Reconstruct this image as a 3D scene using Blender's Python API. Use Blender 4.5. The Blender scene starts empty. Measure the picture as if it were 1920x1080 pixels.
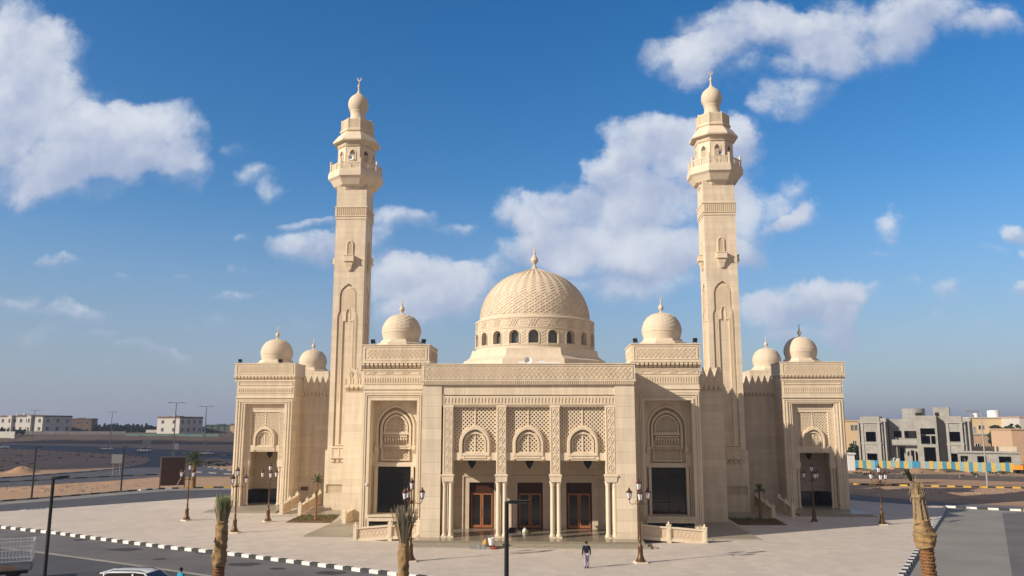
import bpy, bmesh, math, random
from mathutils import Vector, Matrix
R = math.radians
PI = math.pi
C = bpy.data.collections.new('place'); bpy.context.scene.collection.children.link(C)
scn = bpy.context.scene
random.seed(7)

# ------------------------------------------------------------------ camera, sun, sky, exposure
cd = bpy.data.cameras.new('camera'); cam = bpy.data.objects.new('camera', cd); C.objects.link(cam)
cd.sensor_width = 36; cd.lens = 36 * 1534.92 / 1920; cd.clip_end = 9000
YAW, PITCH, ROLL = 0.04785, 0.16593, 0.00084
cam.location = (1.9775, -68.867, 9.5)
cam.rotation_euler = (Matrix.Rotation(YAW, 3, 'Z') @ Matrix.Rotation(PI/2 + PITCH, 3, 'X') @ Matrix.Rotation(ROLL, 3, 'Z')).to_euler()
scn.camera = cam
scn.render.resolution_x, scn.render.resolution_y = 1024, 576

SUN_AZ, SUN_EL = R(30.5), R(25.6)           # direction the light travels, counted from +x; height of the sun
ld = Vector((math.cos(SUN_AZ)*math.cos(SUN_EL), math.sin(SUN_AZ)*math.cos(SUN_EL), -math.sin(SUN_EL)))
sd = bpy.data.lights.new('sun', 'SUN'); sd.energy = 4.8; sd.angle = R(0.5); sd.color = (1.0, 0.89, 0.735)
sun = bpy.data.objects.new('sun', sd); C.objects.link(sun); sun.location = (-60, -60, 80)
sun.rotation_euler = ld.to_track_quat('-Z', 'Y').to_euler()

scn.view_settings.view_transform = 'Standard'; scn.view_settings.look = 'None'
scn.view_settings.exposure = 0.25; scn.view_settings.gamma = 1.0; scn.view_settings.use_curve_mapping = False

world = bpy.data.worlds.new("World"); scn.world = world; world.use_nodes = True
WT = world.node_tree; WT.nodes.clear()

def wn(t, **k):
    n = WT.nodes.new(t)
    for a, b in k.items(): setattr(n, a, b)
    return n
def wmath(op, a, b=None, clamp=False):
    n = wn('ShaderNodeMath', operation=op); n.use_clamp = clamp
    for i, v in enumerate((a, b)):
        if v is None: continue
        if isinstance(v, (int, float)): n.inputs[i].default_value = v
        else: WT.links.new(v, n.inputs[i])
    return n.outputs[0]
def wvec(op, a, b=None, out=0):
    n = wn('ShaderNodeVectorMath', operation=op)
    for i, v in enumerate((a, b)):
        if v is None: continue
        if isinstance(v, (tuple, list)): n.inputs[i].default_value = v
        else: WT.links.new(v, n.inputs[i])
    return n.outputs['Value'] if op in ('DOT_PRODUCT', 'LENGTH') else n.outputs[0]
def wmap(v, a, b, c=0., d=1., smooth=True):
    n = wn('ShaderNodeMapRange'); n.interpolation_type = 'SMOOTHSTEP' if smooth else 'LINEAR'
    WT.links.new(v, n.inputs[0])
    for i, x in enumerate((a, b, c, d)): n.inputs[1+i].default_value = x
    return n.outputs[0]
def wmix(f, a, b):
    n = wn('ShaderNodeMix', data_type='RGBA')
    if isinstance(f, (int, float)): n.inputs[0].default_value = f
    else: WT.links.new(f, n.inputs[0])
    for i, v in ((6, a), (7, b)):
        if isinstance(v, tuple): n.inputs[i].default_value = (*v, 1)
        else: WT.links.new(v, n.inputs[i])
    return n.outputs[2]

def build_world():
    out = wn('ShaderNodeOutputWorld')
    sky = wn('ShaderNodeTexSky', sky_type='NISHITA'); sky.sun_disc = False
    sky.sun_elevation = SUN_EL; sky.sun_rotation = math.atan2(-ld.x, -ld.y) % (2*PI)
    sky.altitude = 50; sky.air_density = 1.0; sky.dust_density = 0.6; sky.ozone_density = 2.2
    hs = wn('ShaderNodeHueSaturation'); hs.inputs['Saturation'].default_value = 1.41; hs.inputs['Value'].default_value = 1.25; hs.inputs['Hue'].default_value = 0.504
    WT.links.new(sky.outputs[0], hs.inputs['Color'])
    tc = wn('ShaderNodeTexCoord'); d = tc.outputs['Generated']
    sep = wn('ShaderNodeSeparateXYZ'); WT.links.new(d, sep.inputs[0])
    up = sep.outputs[2]
    # dusty air low over the horizon
    base = wmix(wmap(up, -0.02, 0.30, 0.80, 0.0), hs.outputs[0], (2.55, 3.0, 4.35))
    # clouds live in a flat chart of the northern half of the sky: (x/y, z/y) of the view direction
    y = wmath('MAXIMUM', sep.outputs[1], 0.05)
    cx = wmath('DIVIDE', sep.outputs[0], y); cz = wmath('DIVIDE', sep.outputs[2], y)
    cb = wn('ShaderNodeCombineXYZ'); WT.links.new(cx, cb.inputs[0]); WT.links.new(cz, cb.inputs[1])
    P = cb.outputs[0]
    nz = wn('ShaderNodeTexNoise'); nz.inputs['Scale'].default_value = 7.0; nz.inputs['Detail'].default_value = 7.0; nz.inputs['Roughness'].default_value = 0.58
    WT.links.new(P, nz.inputs['Vector'])
    w = wvec('SUBTRACT', nz.outputs['Color'], (0.5, 0.5, 0.5))
    w = wvec('MULTIPLY', w, (0.15, 0.12, 0.0))
    P2 = wvec('ADD', P, w)
    S = None; T = None
    for (u, v, a, b, wt) in CLOUDS:
        q = wvec('MULTIPLY_ADD', P2, None)
        n = q.node; n.inputs[1].default_value = (1/a, 1/b, 0); n.inputs[2].default_value = (-u/a, -v/b, 0)
        dd = wvec('DOT_PRODUCT', q, q)
        k = wmath('MULTIPLY', wmath('SUBTRACT', 1.0, dd, clamp=True), wt)
        t = wmath('MULTIPLY', wvec('DOT_PRODUCT', q, (-0.42, 0.9, 0)), k)
        S = k if S is None else wmath('ADD', S, k)
        T = t if T is None else wmath('ADD', T, t)
    n2 = wn('ShaderNodeTexNoise'); n2.inputs['Scale'].default_value = 15.0; n2.inputs['Detail'].default_value = 9.0; n2.inputs['Roughness'].default_value = 0.66
    WT.links.new(P, n2.inputs['Vector'])
    nn = wmath('SUBTRACT', n2.outputs[0], 0.5)
    dens = wmath('ADD', wmath('MULTIPLY', S, 1.15), wmath('MULTIPLY', nn, 1.35))
    n3 = wn('ShaderNodeTexNoise'); n3.inputs['Scale'].default_value = 9.5; n3.inputs['Detail'].default_value = 7.0
    WT.links.new(wvec('ADD', P, (0.014, -0.022, 0.3)), n3.inputs['Vector'])
    n4 = wn('ShaderNodeTexNoise'); n4.inputs['Scale'].default_value = 9.5; n4.inputs['Detail'].default_value = 7.0
    WT.links.new(wvec('ADD', P, (0.0, 0.0, 0.3)), n4.inputs['Vector'])
    relief = wmath('MULTIPLY', wmath('SUBTRACT', n4.outputs[0], n3.outputs[0]), 3.0)
    sh = wmath('DIVIDE', T, wmath('MAXIMUM', S, 0.05))
    sh = wmath('ADD', wmath('MULTIPLY', sh, 1.25), relief)
    sh = wmath('ADD', sh, wmath('MULTIPLY', nn, 0.9))
    mr = wn('ShaderNodeMapRange', interpolation_type='SMOOTHSTEP'); WT.links.new(dens, mr.inputs[0]); mr.inputs[1].default_value = 0.14
    WT.links.new(wmap(wmath('DIVIDE', T, wmath('MAXIMUM', S, 0.05)), -0.35, 0.45, 1.5, 0.8), mr.inputs[2])     # crisp sunlit tops, soft undersides
    mask = wmath('MULTIPLY', mr.outputs[0], wmap(S, 0.0, 0.25))
    mask = wmath('MULTIPLY', mask, wmap(wmath('ADD', S, wmath('MULTIPLY', nn, 2.3)), 0.0, 1.3, 0.42, 0.97))
    ccol = wmix(wmap(sh, -0.75, 0.8), (3.7, 4.35, 6.0), (6.9, 7.25, 7.9))
    ccol = wmix(wmap(up, 0.0, 0.22, 0.55, 0.0), ccol, (4.0, 4.5, 6.0))
    thin = wmath('MULTIPLY', mask, wmap(up, 0.01, 0.16, 0.45, 0.96))
    col = wmix(thin, base, ccol)
    bg = wn('ShaderNodeBackground'); bg.inputs[1].default_value = 0.092
    WT.links.new(col, bg.inputs[0])
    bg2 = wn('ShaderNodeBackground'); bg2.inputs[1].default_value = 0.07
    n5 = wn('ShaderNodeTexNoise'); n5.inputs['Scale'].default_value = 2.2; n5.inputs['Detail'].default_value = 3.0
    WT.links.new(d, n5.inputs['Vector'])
    back = wmix(wmap(n5.outputs[0], 0.36, 0.60), base, (5.2, 4.2, 3.4))      # unseen cream cloud added to the rear sky to neutralise blue shadow fill
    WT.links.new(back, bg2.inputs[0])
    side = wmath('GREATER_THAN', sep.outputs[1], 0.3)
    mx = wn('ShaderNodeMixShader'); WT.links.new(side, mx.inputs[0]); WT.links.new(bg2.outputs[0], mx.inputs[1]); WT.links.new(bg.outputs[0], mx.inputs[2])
    WT.links.new(mx.outputs[0], out.inputs[0])
CLOUDS = [(-0.7182,0.5242,0.0792,0.0736,1.00),(-0.6553,0.4844,0.0783,0.0810,1.00),(-0.6905,0.3951,0.1386,0.1080,1.10),(-0.5872,0.3711,0.0885,0.0657,1.10),(-0.5158,0.3735,0.0760,0.0508,1.00),(-0.6332,0.3246,0.1124,0.0503,0.95),(-0.5058,0.3334,0.0794,0.0364,0.60),(-0.7259,0.4557,0.0826,0.1018,0.90),(-0.4714,0.3472,0.0436,0.0486,0.45),(-0.6745,0.3072,0.0321,0.0283,0.50),(-0.4087,0.3621,0.0237,0.0179,0.55),(-0.3718,0.3297,0.0431,0.0241,0.60),(-0.3481,0.3009,0.0280,0.0270,0.65),(-0.2919,0.2467,0.0446,0.0132,0.75),(-0.3042,0.2095,0.0574,0.0308,1.00),(-0.1898,0.2566,0.0610,0.0264,0.85),(-0.2296,0.2170,0.0456,0.0346,0.60),(-0.6664,0.1539,0.0627,0.0215,0.60),(-0.5989,0.1397,0.0583,0.0183,0.60),(-0.6407,0.1047,0.0388,0.0318,0.38),(-0.6325,0.2026,0.0331,0.0086,0.55),(-0.5091,0.0939,0.0497,0.0165,0.50),(-0.4676,0.0850,0.0457,0.0179,0.40),(-0.3971,0.1558,0.0367,0.0099,0.50),(-0.4535,0.2022,0.0201,0.0070,0.50),(-0.3828,0.2208,0.0170,0.0109,0.60),(-0.3906,0.1864,0.0138,0.0092,0.40),(-0.3730,0.0866,0.0302,0.0149,0.50),(-0.5079,0.1241,0.0169,0.0121,0.35),(-0.1610,0.1653,0.0787,0.0438,1.00),(-0.1142,0.1548,0.0707,0.0450,0.90),(-0.2083,0.1792,0.0490,0.0304,0.75),(-0.1537,0.1284,0.0967,0.0335,0.60),(-0.2596,0.1025,0.0374,0.0223,0.30),(-0.0878,0.1815,0.0448,0.0302,0.60),(0.1184,0.3619,0.0640,0.0492,1.10),(0.1757,0.3714,0.0600,0.0357,0.80),(0.0934,0.3026,0.0710,0.0662,1.10),(0.0223,0.2449,0.0821,0.0476,1.10),(-0.0478,0.2630,0.0414,0.0279,0.75),(-0.0146,0.2112,0.0744,0.0380,1.00),(0.0779,0.2034,0.1106,0.0468,1.05),(0.2008,0.3287,0.0706,0.0860,1.00),(0.2322,0.3633,0.0410,0.0395,0.80),(0.2370,0.2524,0.0695,0.0648,1.00),(0.3039,0.2822,0.0329,0.0422,0.60),(0.3184,0.2513,0.0399,0.0273,0.85),(0.1762,0.2024,0.1168,0.0413,0.85),(0.1318,0.2469,0.0886,0.0688,0.90),(0.0639,0.1567,0.1245,0.0253,0.50),(0.1419,0.1527,0.0872,0.0296,0.40),(0.2901,0.1515,0.0537,0.0331,1.00),(0.3405,0.1413,0.0462,0.0402,1.00),(0.2571,0.1321,0.0537,0.0366,0.90),(0.3065,0.1058,0.0745,0.0174,0.65),(0.3517,0.1184,0.0283,0.0290,0.70),(0.1622,0.4667,0.0725,0.0344,0.80),(0.2559,0.5107,0.1142,0.0454,0.75),(0.2172,0.4823,0.0570,0.0344,0.70),(0.3909,0.5073,0.1503,0.0640,0.90),(0.3409,0.4611,0.0712,0.0470,0.85),(0.3042,0.4044,0.0596,0.0351,0.80),(0.5047,0.5094,0.0967,0.0376,0.75),(0.5633,0.4977,0.0406,0.0260,0.55),(0.2696,0.4446,0.0414,0.0323,0.45),(0.4486,0.4730,0.0595,0.0324,0.50),(0.2060,0.4570,0.0455,0.0326,0.60),(0.4046,0.2380,0.0316,0.0241,0.95),(0.5663,0.2293,0.0325,0.0208,0.95),(0.5705,0.1896,0.0154,0.0220,0.50),(0.5633,0.1557,0.0251,0.0189,0.80),(0.4929,0.1524,0.0309,0.0233,0.50),(0.4713,0.1209,0.0252,0.0173,0.45),(0.4185,0.0859,0.0350,0.0129,0.35),(0.4751,0.0920,0.0195,0.0214,0.25),(0.5229,0.0727,0.0484,0.0170,0.35),(-0.5728,0.1178,0.0695,0.0151,0.40),(-0.5507,0.1859,0.0312,0.0093,0.35),(-0.4297,0.1303,0.0382,0.0106,0.35),(-0.4694,0.2127,0.0466,0.0093,0.30),(-0.5887,0.0643,0.0921,0.0134,0.30),(-0.3141,0.1228,0.0340,0.0120,0.35),(-0.3919,0.0635,0.0452,0.0118,0.30),(0.3792,0.1508,0.0355,0.0161,0.50),(0.4435,0.1633,0.0283,0.0117,0.35),(0.4267,0.1115,0.0421,0.0115,0.40),(0.5079,0.1110,0.0418,0.0129,0.35),(0.3957,0.2034,0.0429,0.0119,0.30),(0.3603,0.0607,0.0490,0.0114,0.30),(0.5289,0.2019,0.0282,0.0103,0.30),(-0.2329,0.3360,0.0310,0.0112,0.25),(-0.1218,0.2432,0.0378,0.0139,0.40),(0.0127,0.2829,0.0451,0.0233,0.50),(0.0605,0.3311,0.0377,0.0236,0.50)]
build_world()

# ------------------------------------------------------------------ materials
def mat(name, col, rough=0.85, noise=0.0, nscale=3.0, bump=0.0, bscale=20.0, metal=0.0, col2=None, brick=None, emit=None, spec=0.3, flat=False, streak=0):
    m = bpy.data.materials.new(name); m.use_nodes = True; t = m.node_tree; N = t.nodes; L = t.links
    b = N['Principled BSDF']; b.inputs['Roughness'].default_value = rough; b.inputs['Metallic'].default_value = metal
    b.inputs['Specular IOR Level'].default_value = spec
    b.inputs['Base Color'].default_value = (*col, 1)
    geo = N.new('ShaderNodeNewGeometry'); pos = geo.outputs['Position']
    c = None; hgt = None
    if brick:
        bw, bh, ms, dark = brick
        sp = N.new('ShaderNodeSeparateXYZ'); L.new(pos, sp.inputs[0])
        ad = N.new('ShaderNodeMath'); L.new(sp.outputs[0], ad.inputs[0]); L.new(sp.outputs[1], ad.inputs[1]); ad.operation = 'ADD'
        a2 = N.new('ShaderNodeMath'); a2.inputs[1].default_value = 2100.3; L.new(ad.outputs[0], a2.inputs[0]); cb = N.new('ShaderNodeCombineXYZ'); L.new(sp.outputs[0] if flat else a2.outputs[0], cb.inputs[0]); L.new(sp.outputs[1 if flat else 2], cb.inputs[1])
        br = N.new('ShaderNodeTexBrick'); L.new(cb.outputs[0], br.inputs['Vector'])
        br.inputs['Scale'].default_value = 1.0; br.inputs['Brick Width'].default_value = bw; br.inputs['Row Height'].default_value = bh
        br.inputs['Mortar Size'].default_value = ms; br.inputs['Mortar Smooth'].default_value = 0.1; br.inputs['Bias'].default_value = 0
        br.inputs['Color1'].default_value = (*[x*1.05 for x in col], 1); br.inputs['Color2'].default_value = (*[x*0.93 for x in col], 1)
        br.inputs['Mortar'].default_value = (*[x*dark for x in col], 1)
        c = br.outputs['Color']; hgt = br.outputs['Fac']
    if noise:
        nz = N.new('ShaderNodeTexNoise'); nz.inputs['Scale'].default_value = nscale; nz.inputs['Detail'].default_value = 6
        nz.inputs['Roughness'].default_value = 0.62; L.new(pos, nz.inputs['Vector'])
        if col2:
            mr = N.new('ShaderNodeMapRange'); mr.inputs[1].default_value = 0.5-noise; mr.inputs[2].default_value = 0.5+noise; L.new(nz.outputs[0], mr.inputs[0])
            mx = N.new('ShaderNodeMix'); mx.data_type = 'RGBA'; L.new(mr.outputs[0], mx.inputs[0])
            if c: L.new(c, mx.inputs[6])
            else: mx.inputs[6].default_value = (*col, 1)
            mx.inputs[7].default_value = (*col2, 1); c = mx.outputs[2]
        else:
            mr = N.new('ShaderNodeMapRange'); mr.inputs[1].default_value = 0.25; mr.inputs[2].default_value = 0.75
            mr.inputs[3].default_value = 1-noise; mr.inputs[4].default_value = 1+noise; L.new(nz.outputs[0], mr.inputs[0])
            mx = N.new('ShaderNodeVectorMath'); mx.operation = 'SCALE'
            if c: L.new(c, mx.inputs[0])
            else: mx.inputs[0].default_value = col
            L.new(mr.outputs[0], mx.inputs['Scale']); c = mx.outputs[0]
    if streak:                                             # rain runs and dust, drawn out downwards (or along the ground)
        mp = N.new('ShaderNodeMapping'); mp.inputs['Scale'].default_value = (0.5, 0.12, 1) if flat else (1.6, 1.6, 0.16); L.new(pos, mp.inputs[0])
        n3 = N.new('ShaderNodeTexNoise'); n3.inputs['Scale'].default_value = 1.0; n3.inputs['Detail'].default_value = 7; n3.inputs['Roughness'].default_value = 0.7; L.new(mp.outputs[0], n3.inputs['Vector'])
        m3 = N.new('ShaderNodeMapRange'); m3.inputs[1].default_value = 0.35; m3.inputs[2].default_value = 0.68; m3.inputs[3].default_value = 1-streak; m3.inputs[4].default_value = 1+streak*.5; L.new(n3.outputs[0], m3.inputs[0])
        s3 = N.new('ShaderNodeVectorMath'); s3.operation = 'SCALE'; L.new(c, s3.inputs[0]); L.new(m3.outputs[0], s3.inputs['Scale']); c = s3.outputs[0]
    if c: L.new(c, b.inputs['Base Color'])
    if bump:
        n2 = N.new('ShaderNodeTexNoise'); n2.inputs['Scale'].default_value = bscale; n2.inputs['Detail'].default_value = 5; L.new(pos, n2.inputs['Vector'])
        bp = N.new('ShaderNodeBump'); bp.inputs['Strength'].default_value = bump; bp.inputs['Distance'].default_value = 0.05
        L.new(n2.outputs[0], bp.inputs['Height']); L.new(bp.outputs[0], b.inputs['Normal'])
    if emit: b.inputs['Emission Color'].default_value = (*emit[0], 1); b.inputs['Emission Strength'].default_value = emit[1]
    return m
STONE = (0.70, 0.592, 0.455)
M = {
 'stone': mat('dressed_stone', STONE, 0.8, 0.05, 0.9, brick=(7.3, 0.92, 0.018, 0.72), streak=.15),
 'stone2': mat('dressed_stone_fine', (0.70, 0.59, 0.45), 0.8, 0.06, 0.7, brick=(6.1, 0.68, 0.014, 0.76), streak=.16),
 'carved': mat('carved_stone', (0.71, 0.59, 0.44), 0.82, 0.07, 2.2, streak=.09, bump=0.25, bscale=9),
 'light': mat('smooth_stone', (0.71, 0.605, 0.465), 0.75, 0.05, 1.4, streak=.09),
 'dome': mat('dome_stone', (0.65, 0.55, 0.425), 0.8, 0.05, 1.2, streak=.09),
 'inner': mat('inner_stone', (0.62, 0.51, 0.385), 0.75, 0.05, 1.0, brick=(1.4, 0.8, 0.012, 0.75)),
 'panel': mat('panel_stone', (0.64, 0.51, 0.38), 0.85, 0.08, 5.0, bump=0.5, bscale=14),
 'roofing': mat('roofing', (0.5, 0.43, 0.34), 0.9, 0.1, 1.0),
 'granite': mat('polished_granite', (0.25, 0.215, 0.165), 0.2, 0.18, 6.0, spec=0.5),
 'granite2': mat('step_granite', (0.31, 0.28, 0.22), 0.4, 0.15, 3.0),
 'paving': mat('paving', (0.55, 0.49, 0.43), 0.9, 0.07, 0.15, brick=(0.9, 0.9, 0.03, 0.94), flat=True, streak=.05, bump=0.2, bscale=30),
 'asphalt': mat('asphalt', (0.135, 0.13, 0.135), 0.9, 0.26, 0.22, bump=0.3, bscale=25),
 'asphalt_dark': mat('asphalt_dark', (0.075, 0.077, 0.087), 0.85, 0.26, 0.25, bump=0.3, bscale=25),
 'asphalt_pale': mat('asphalt_pale', (0.24, 0.23, 0.215), 0.9, 0.16, 0.25, bump=0.2, bscale=25),
 'asphalt_stain': mat('asphalt_stain', (0.05, 0.05, 0.052), 0.8, 0.3, 2.0),
 'sand': mat('sand', (0.40, 0.245, 0.14), 0.95, 0.16, 0.06, bump=0.7, bscale=1.2, col2=(0.25, 0.165, 0.11)),
 'sand_orange': mat('sand_orange', (0.44, 0.285, 0.17), 0.95, 0.2, 0.25, bump=0.9, bscale=2.0, col2=(0.36, 0.23, 0.14)),
 'sand_dark': mat('sand_dark', (0.15, 0.105, 0.075), 0.95, 0.22, 0.05, bump=0.9, bscale=0.8, col2=(0.07, 0.06, 0.048)),
 'scrub': mat('scrub', (0.07, 0.052, 0.036), 0.95, 0.2, 0.2, bump=0.8, bscale=1.5, col2=(0.13, 0.09, 0.06)),
 'soil': mat('soil', (0.16, 0.09, 0.045), 0.95, 0.25, 2.0, bump=0.8, bscale=8),
 'grass': mat('grass', (0.10, 0.115, 0.03), 0.9, 0.3, 3.0),
 'black': mat('kerb_black', (0.045, 0.045, 0.047), 0.7, 0.35, 3.0),
 'white': mat('kerb_white', (0.74, 0.73, 0.70), 0.7, 0.18, 3.0),
 'yellow': mat('kerb_yellow', (0.62, 0.40, 0.05), 0.7, 0.12, 4.0),
 'bronze': mat('bronze_paint', (0.12, 0.065, 0.03), 0.4, 0.15, 8.0, metal=0.4),
 'cap': mat('lantern_cap_paint', (0.10, 0.045, 0.03), 0.45, metal=0.3),
 'lampglass': mat('frosted_glass', (0.74, 0.74, 0.80), 0.3),
 'darkmetal': mat('dark_metal', (0.022, 0.02, 0.02), 0.5, metal=0.2),
 'greymetal': mat('galvanised_metal', (0.36, 0.36, 0.36), 0.5, metal=0.5),
 'glass': mat('dark_glass', (0.012, 0.011, 0.010), 0.12, spec=0.6),
 'glass_dim': mat('window_glass', (0.10, 0.115, 0.12), 0.08, spec=0.7),
 'wood': mat('door_wood', (0.36, 0.135, 0.055), 0.45, 0.15, 5.0),
 'wood_dark': mat('dark_wood', (0.06, 0.022, 0.012), 0.45, 0.15, 5.0),
 'burlap': mat('burlap', (0.29, 0.19, 0.09), 0.95, 0.28, 3.0, bump=1.0, bscale=16),
 'bark': mat('palm_bark', (0.25, 0.125, 0.055), 0.95, 0.3, 9.0, bump=0.8, bscale=20),
 'straw': mat('dry_frond', (0.34, 0.255, 0.15), 0.9, 0.25, 6.0),
 'leaf': mat('palm_leaf', (0.085, 0.12, 0.03), 0.8, 0.35, 4.0),
 'leaf_grey': mat('palm_leaf_grey', (0.24, 0.21, 0.14), 0.8, 0.35, 4.0),
 'leaf_pale': mat('palm_leaf_pale', (0.20, 0.235, 0.10), 0.8, 0.4, 6.0),
 'leaf_dark': mat('dark_leaf', (0.018, 0.032, 0.014), 0.9, 0.4, 1.5),
 'concrete': mat('raw_concrete', (0.33, 0.32, 0.30), 0.95, 0.2, 0.7, brick=(0.8, 0.4, 0.03, 0.8)),
 'concrete2': mat('cast_concrete', (0.35, 0.34, 0.32), 0.9, 0.15, 0.8),
 'void': mat('dark_interior', (0.02, 0.02, 0.02), 0.95),
 'wall_white': mat('white_render', (0.52, 0.50, 0.47), 0.9, 0.06, 0.5),
 'wall_lilac': mat('pale_render', (0.47, 0.44, 0.44), 0.9, 0.05, 0.5),
 'wall_cream': mat('cream_render', (0.66, 0.50, 0.30), 0.9, 0.06, 0.5),
 'wall_tan': mat('tan_render', (0.52, 0.36, 0.24), 0.9, 0.06, 0.5),
 'wall_brown': mat('brown_render', (0.16, 0.105, 0.08), 0.9, 0.1, 0.5),
 'green_net': mat('green_sheet', (0.045, 0.085, 0.075), 0.9, 0.15, 1.0),
 'green_wall': mat('green_hoarding', (0.10, 0.16, 0.135), 0.9, 0.15, 0.3),
 'blue_sheet': mat('blue_sheet', (0.055, 0.26, 0.40), 0.7, 0.12, 2.0),
 'blue_sheet2': mat('pale_blue_sheet', (0.22, 0.40, 0.47), 0.7, 0.12, 2.0),
 'yellow_sheet': mat('yellow_sheet', (0.57, 0.40, 0.11), 0.7, 0.12, 2.0),
 'tan_sheet': mat('tan_sheet', (0.50, 0.38, 0.25), 0.7, 0.12, 2.0),
 'board': mat('board_wood', (0.085, 0.045, 0.035), 0.85, 0.15, 3.0, brick=(1.22, 2.44, 0.02, 0.5)),
 'post_wood': mat('post_wood', (0.28, 0.20, 0.15), 0.85, 0.1, 4.0),
 'car_white': mat('car_white', (0.74, 0.75, 0.77), 0.22, spec=0.5),
 'car_grey': mat('truck_panel', (0.27, 0.30, 0.33), 0.4, 0.1, 2.0),
 'tyre': mat('tyre', (0.02, 0.02, 0.02), 0.8),
 'orange': mat('orange_paint', (0.62, 0.24, 0.02), 0.5),
 'skin': mat('skin', (0.20, 0.11, 0.07), 0.6),
 'navy': mat('navy_cloth', (0.012, 0.014, 0.03), 0.9, 0.1, 20),
 'lavender': mat('lavender_cloth', (0.33, 0.30, 0.40), 0.9, 0.1, 20),
 'turquoise': mat('turquoise_cloth', (0.02, 0.30, 0.46), 0.85, 0.1, 20),
 'khaki': mat('khaki_cloth', (0.20, 0.17, 0.13), 0.9),
 'hair': mat('hair', (0.008, 0.007, 0.006), 0.8),
 'shoe': mat('shoe', (0.09, 0.03, 0.02), 0.7),
 'plastic': mat('white_plastic', (0.72, 0.72, 0.72), 0.5, 0.05, 5),
 'amber': mat('amber_bag', (0.42, 0.24, 0.08), 0.7, 0.2, 12),
 'brick_red': mat('red_plastic', (0.30, 0.06, 0.04), 0.6),
 'block': mat('block_grey', (0.28, 0.27, 0.27), 0.8, 0.2, 5),
}

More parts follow.
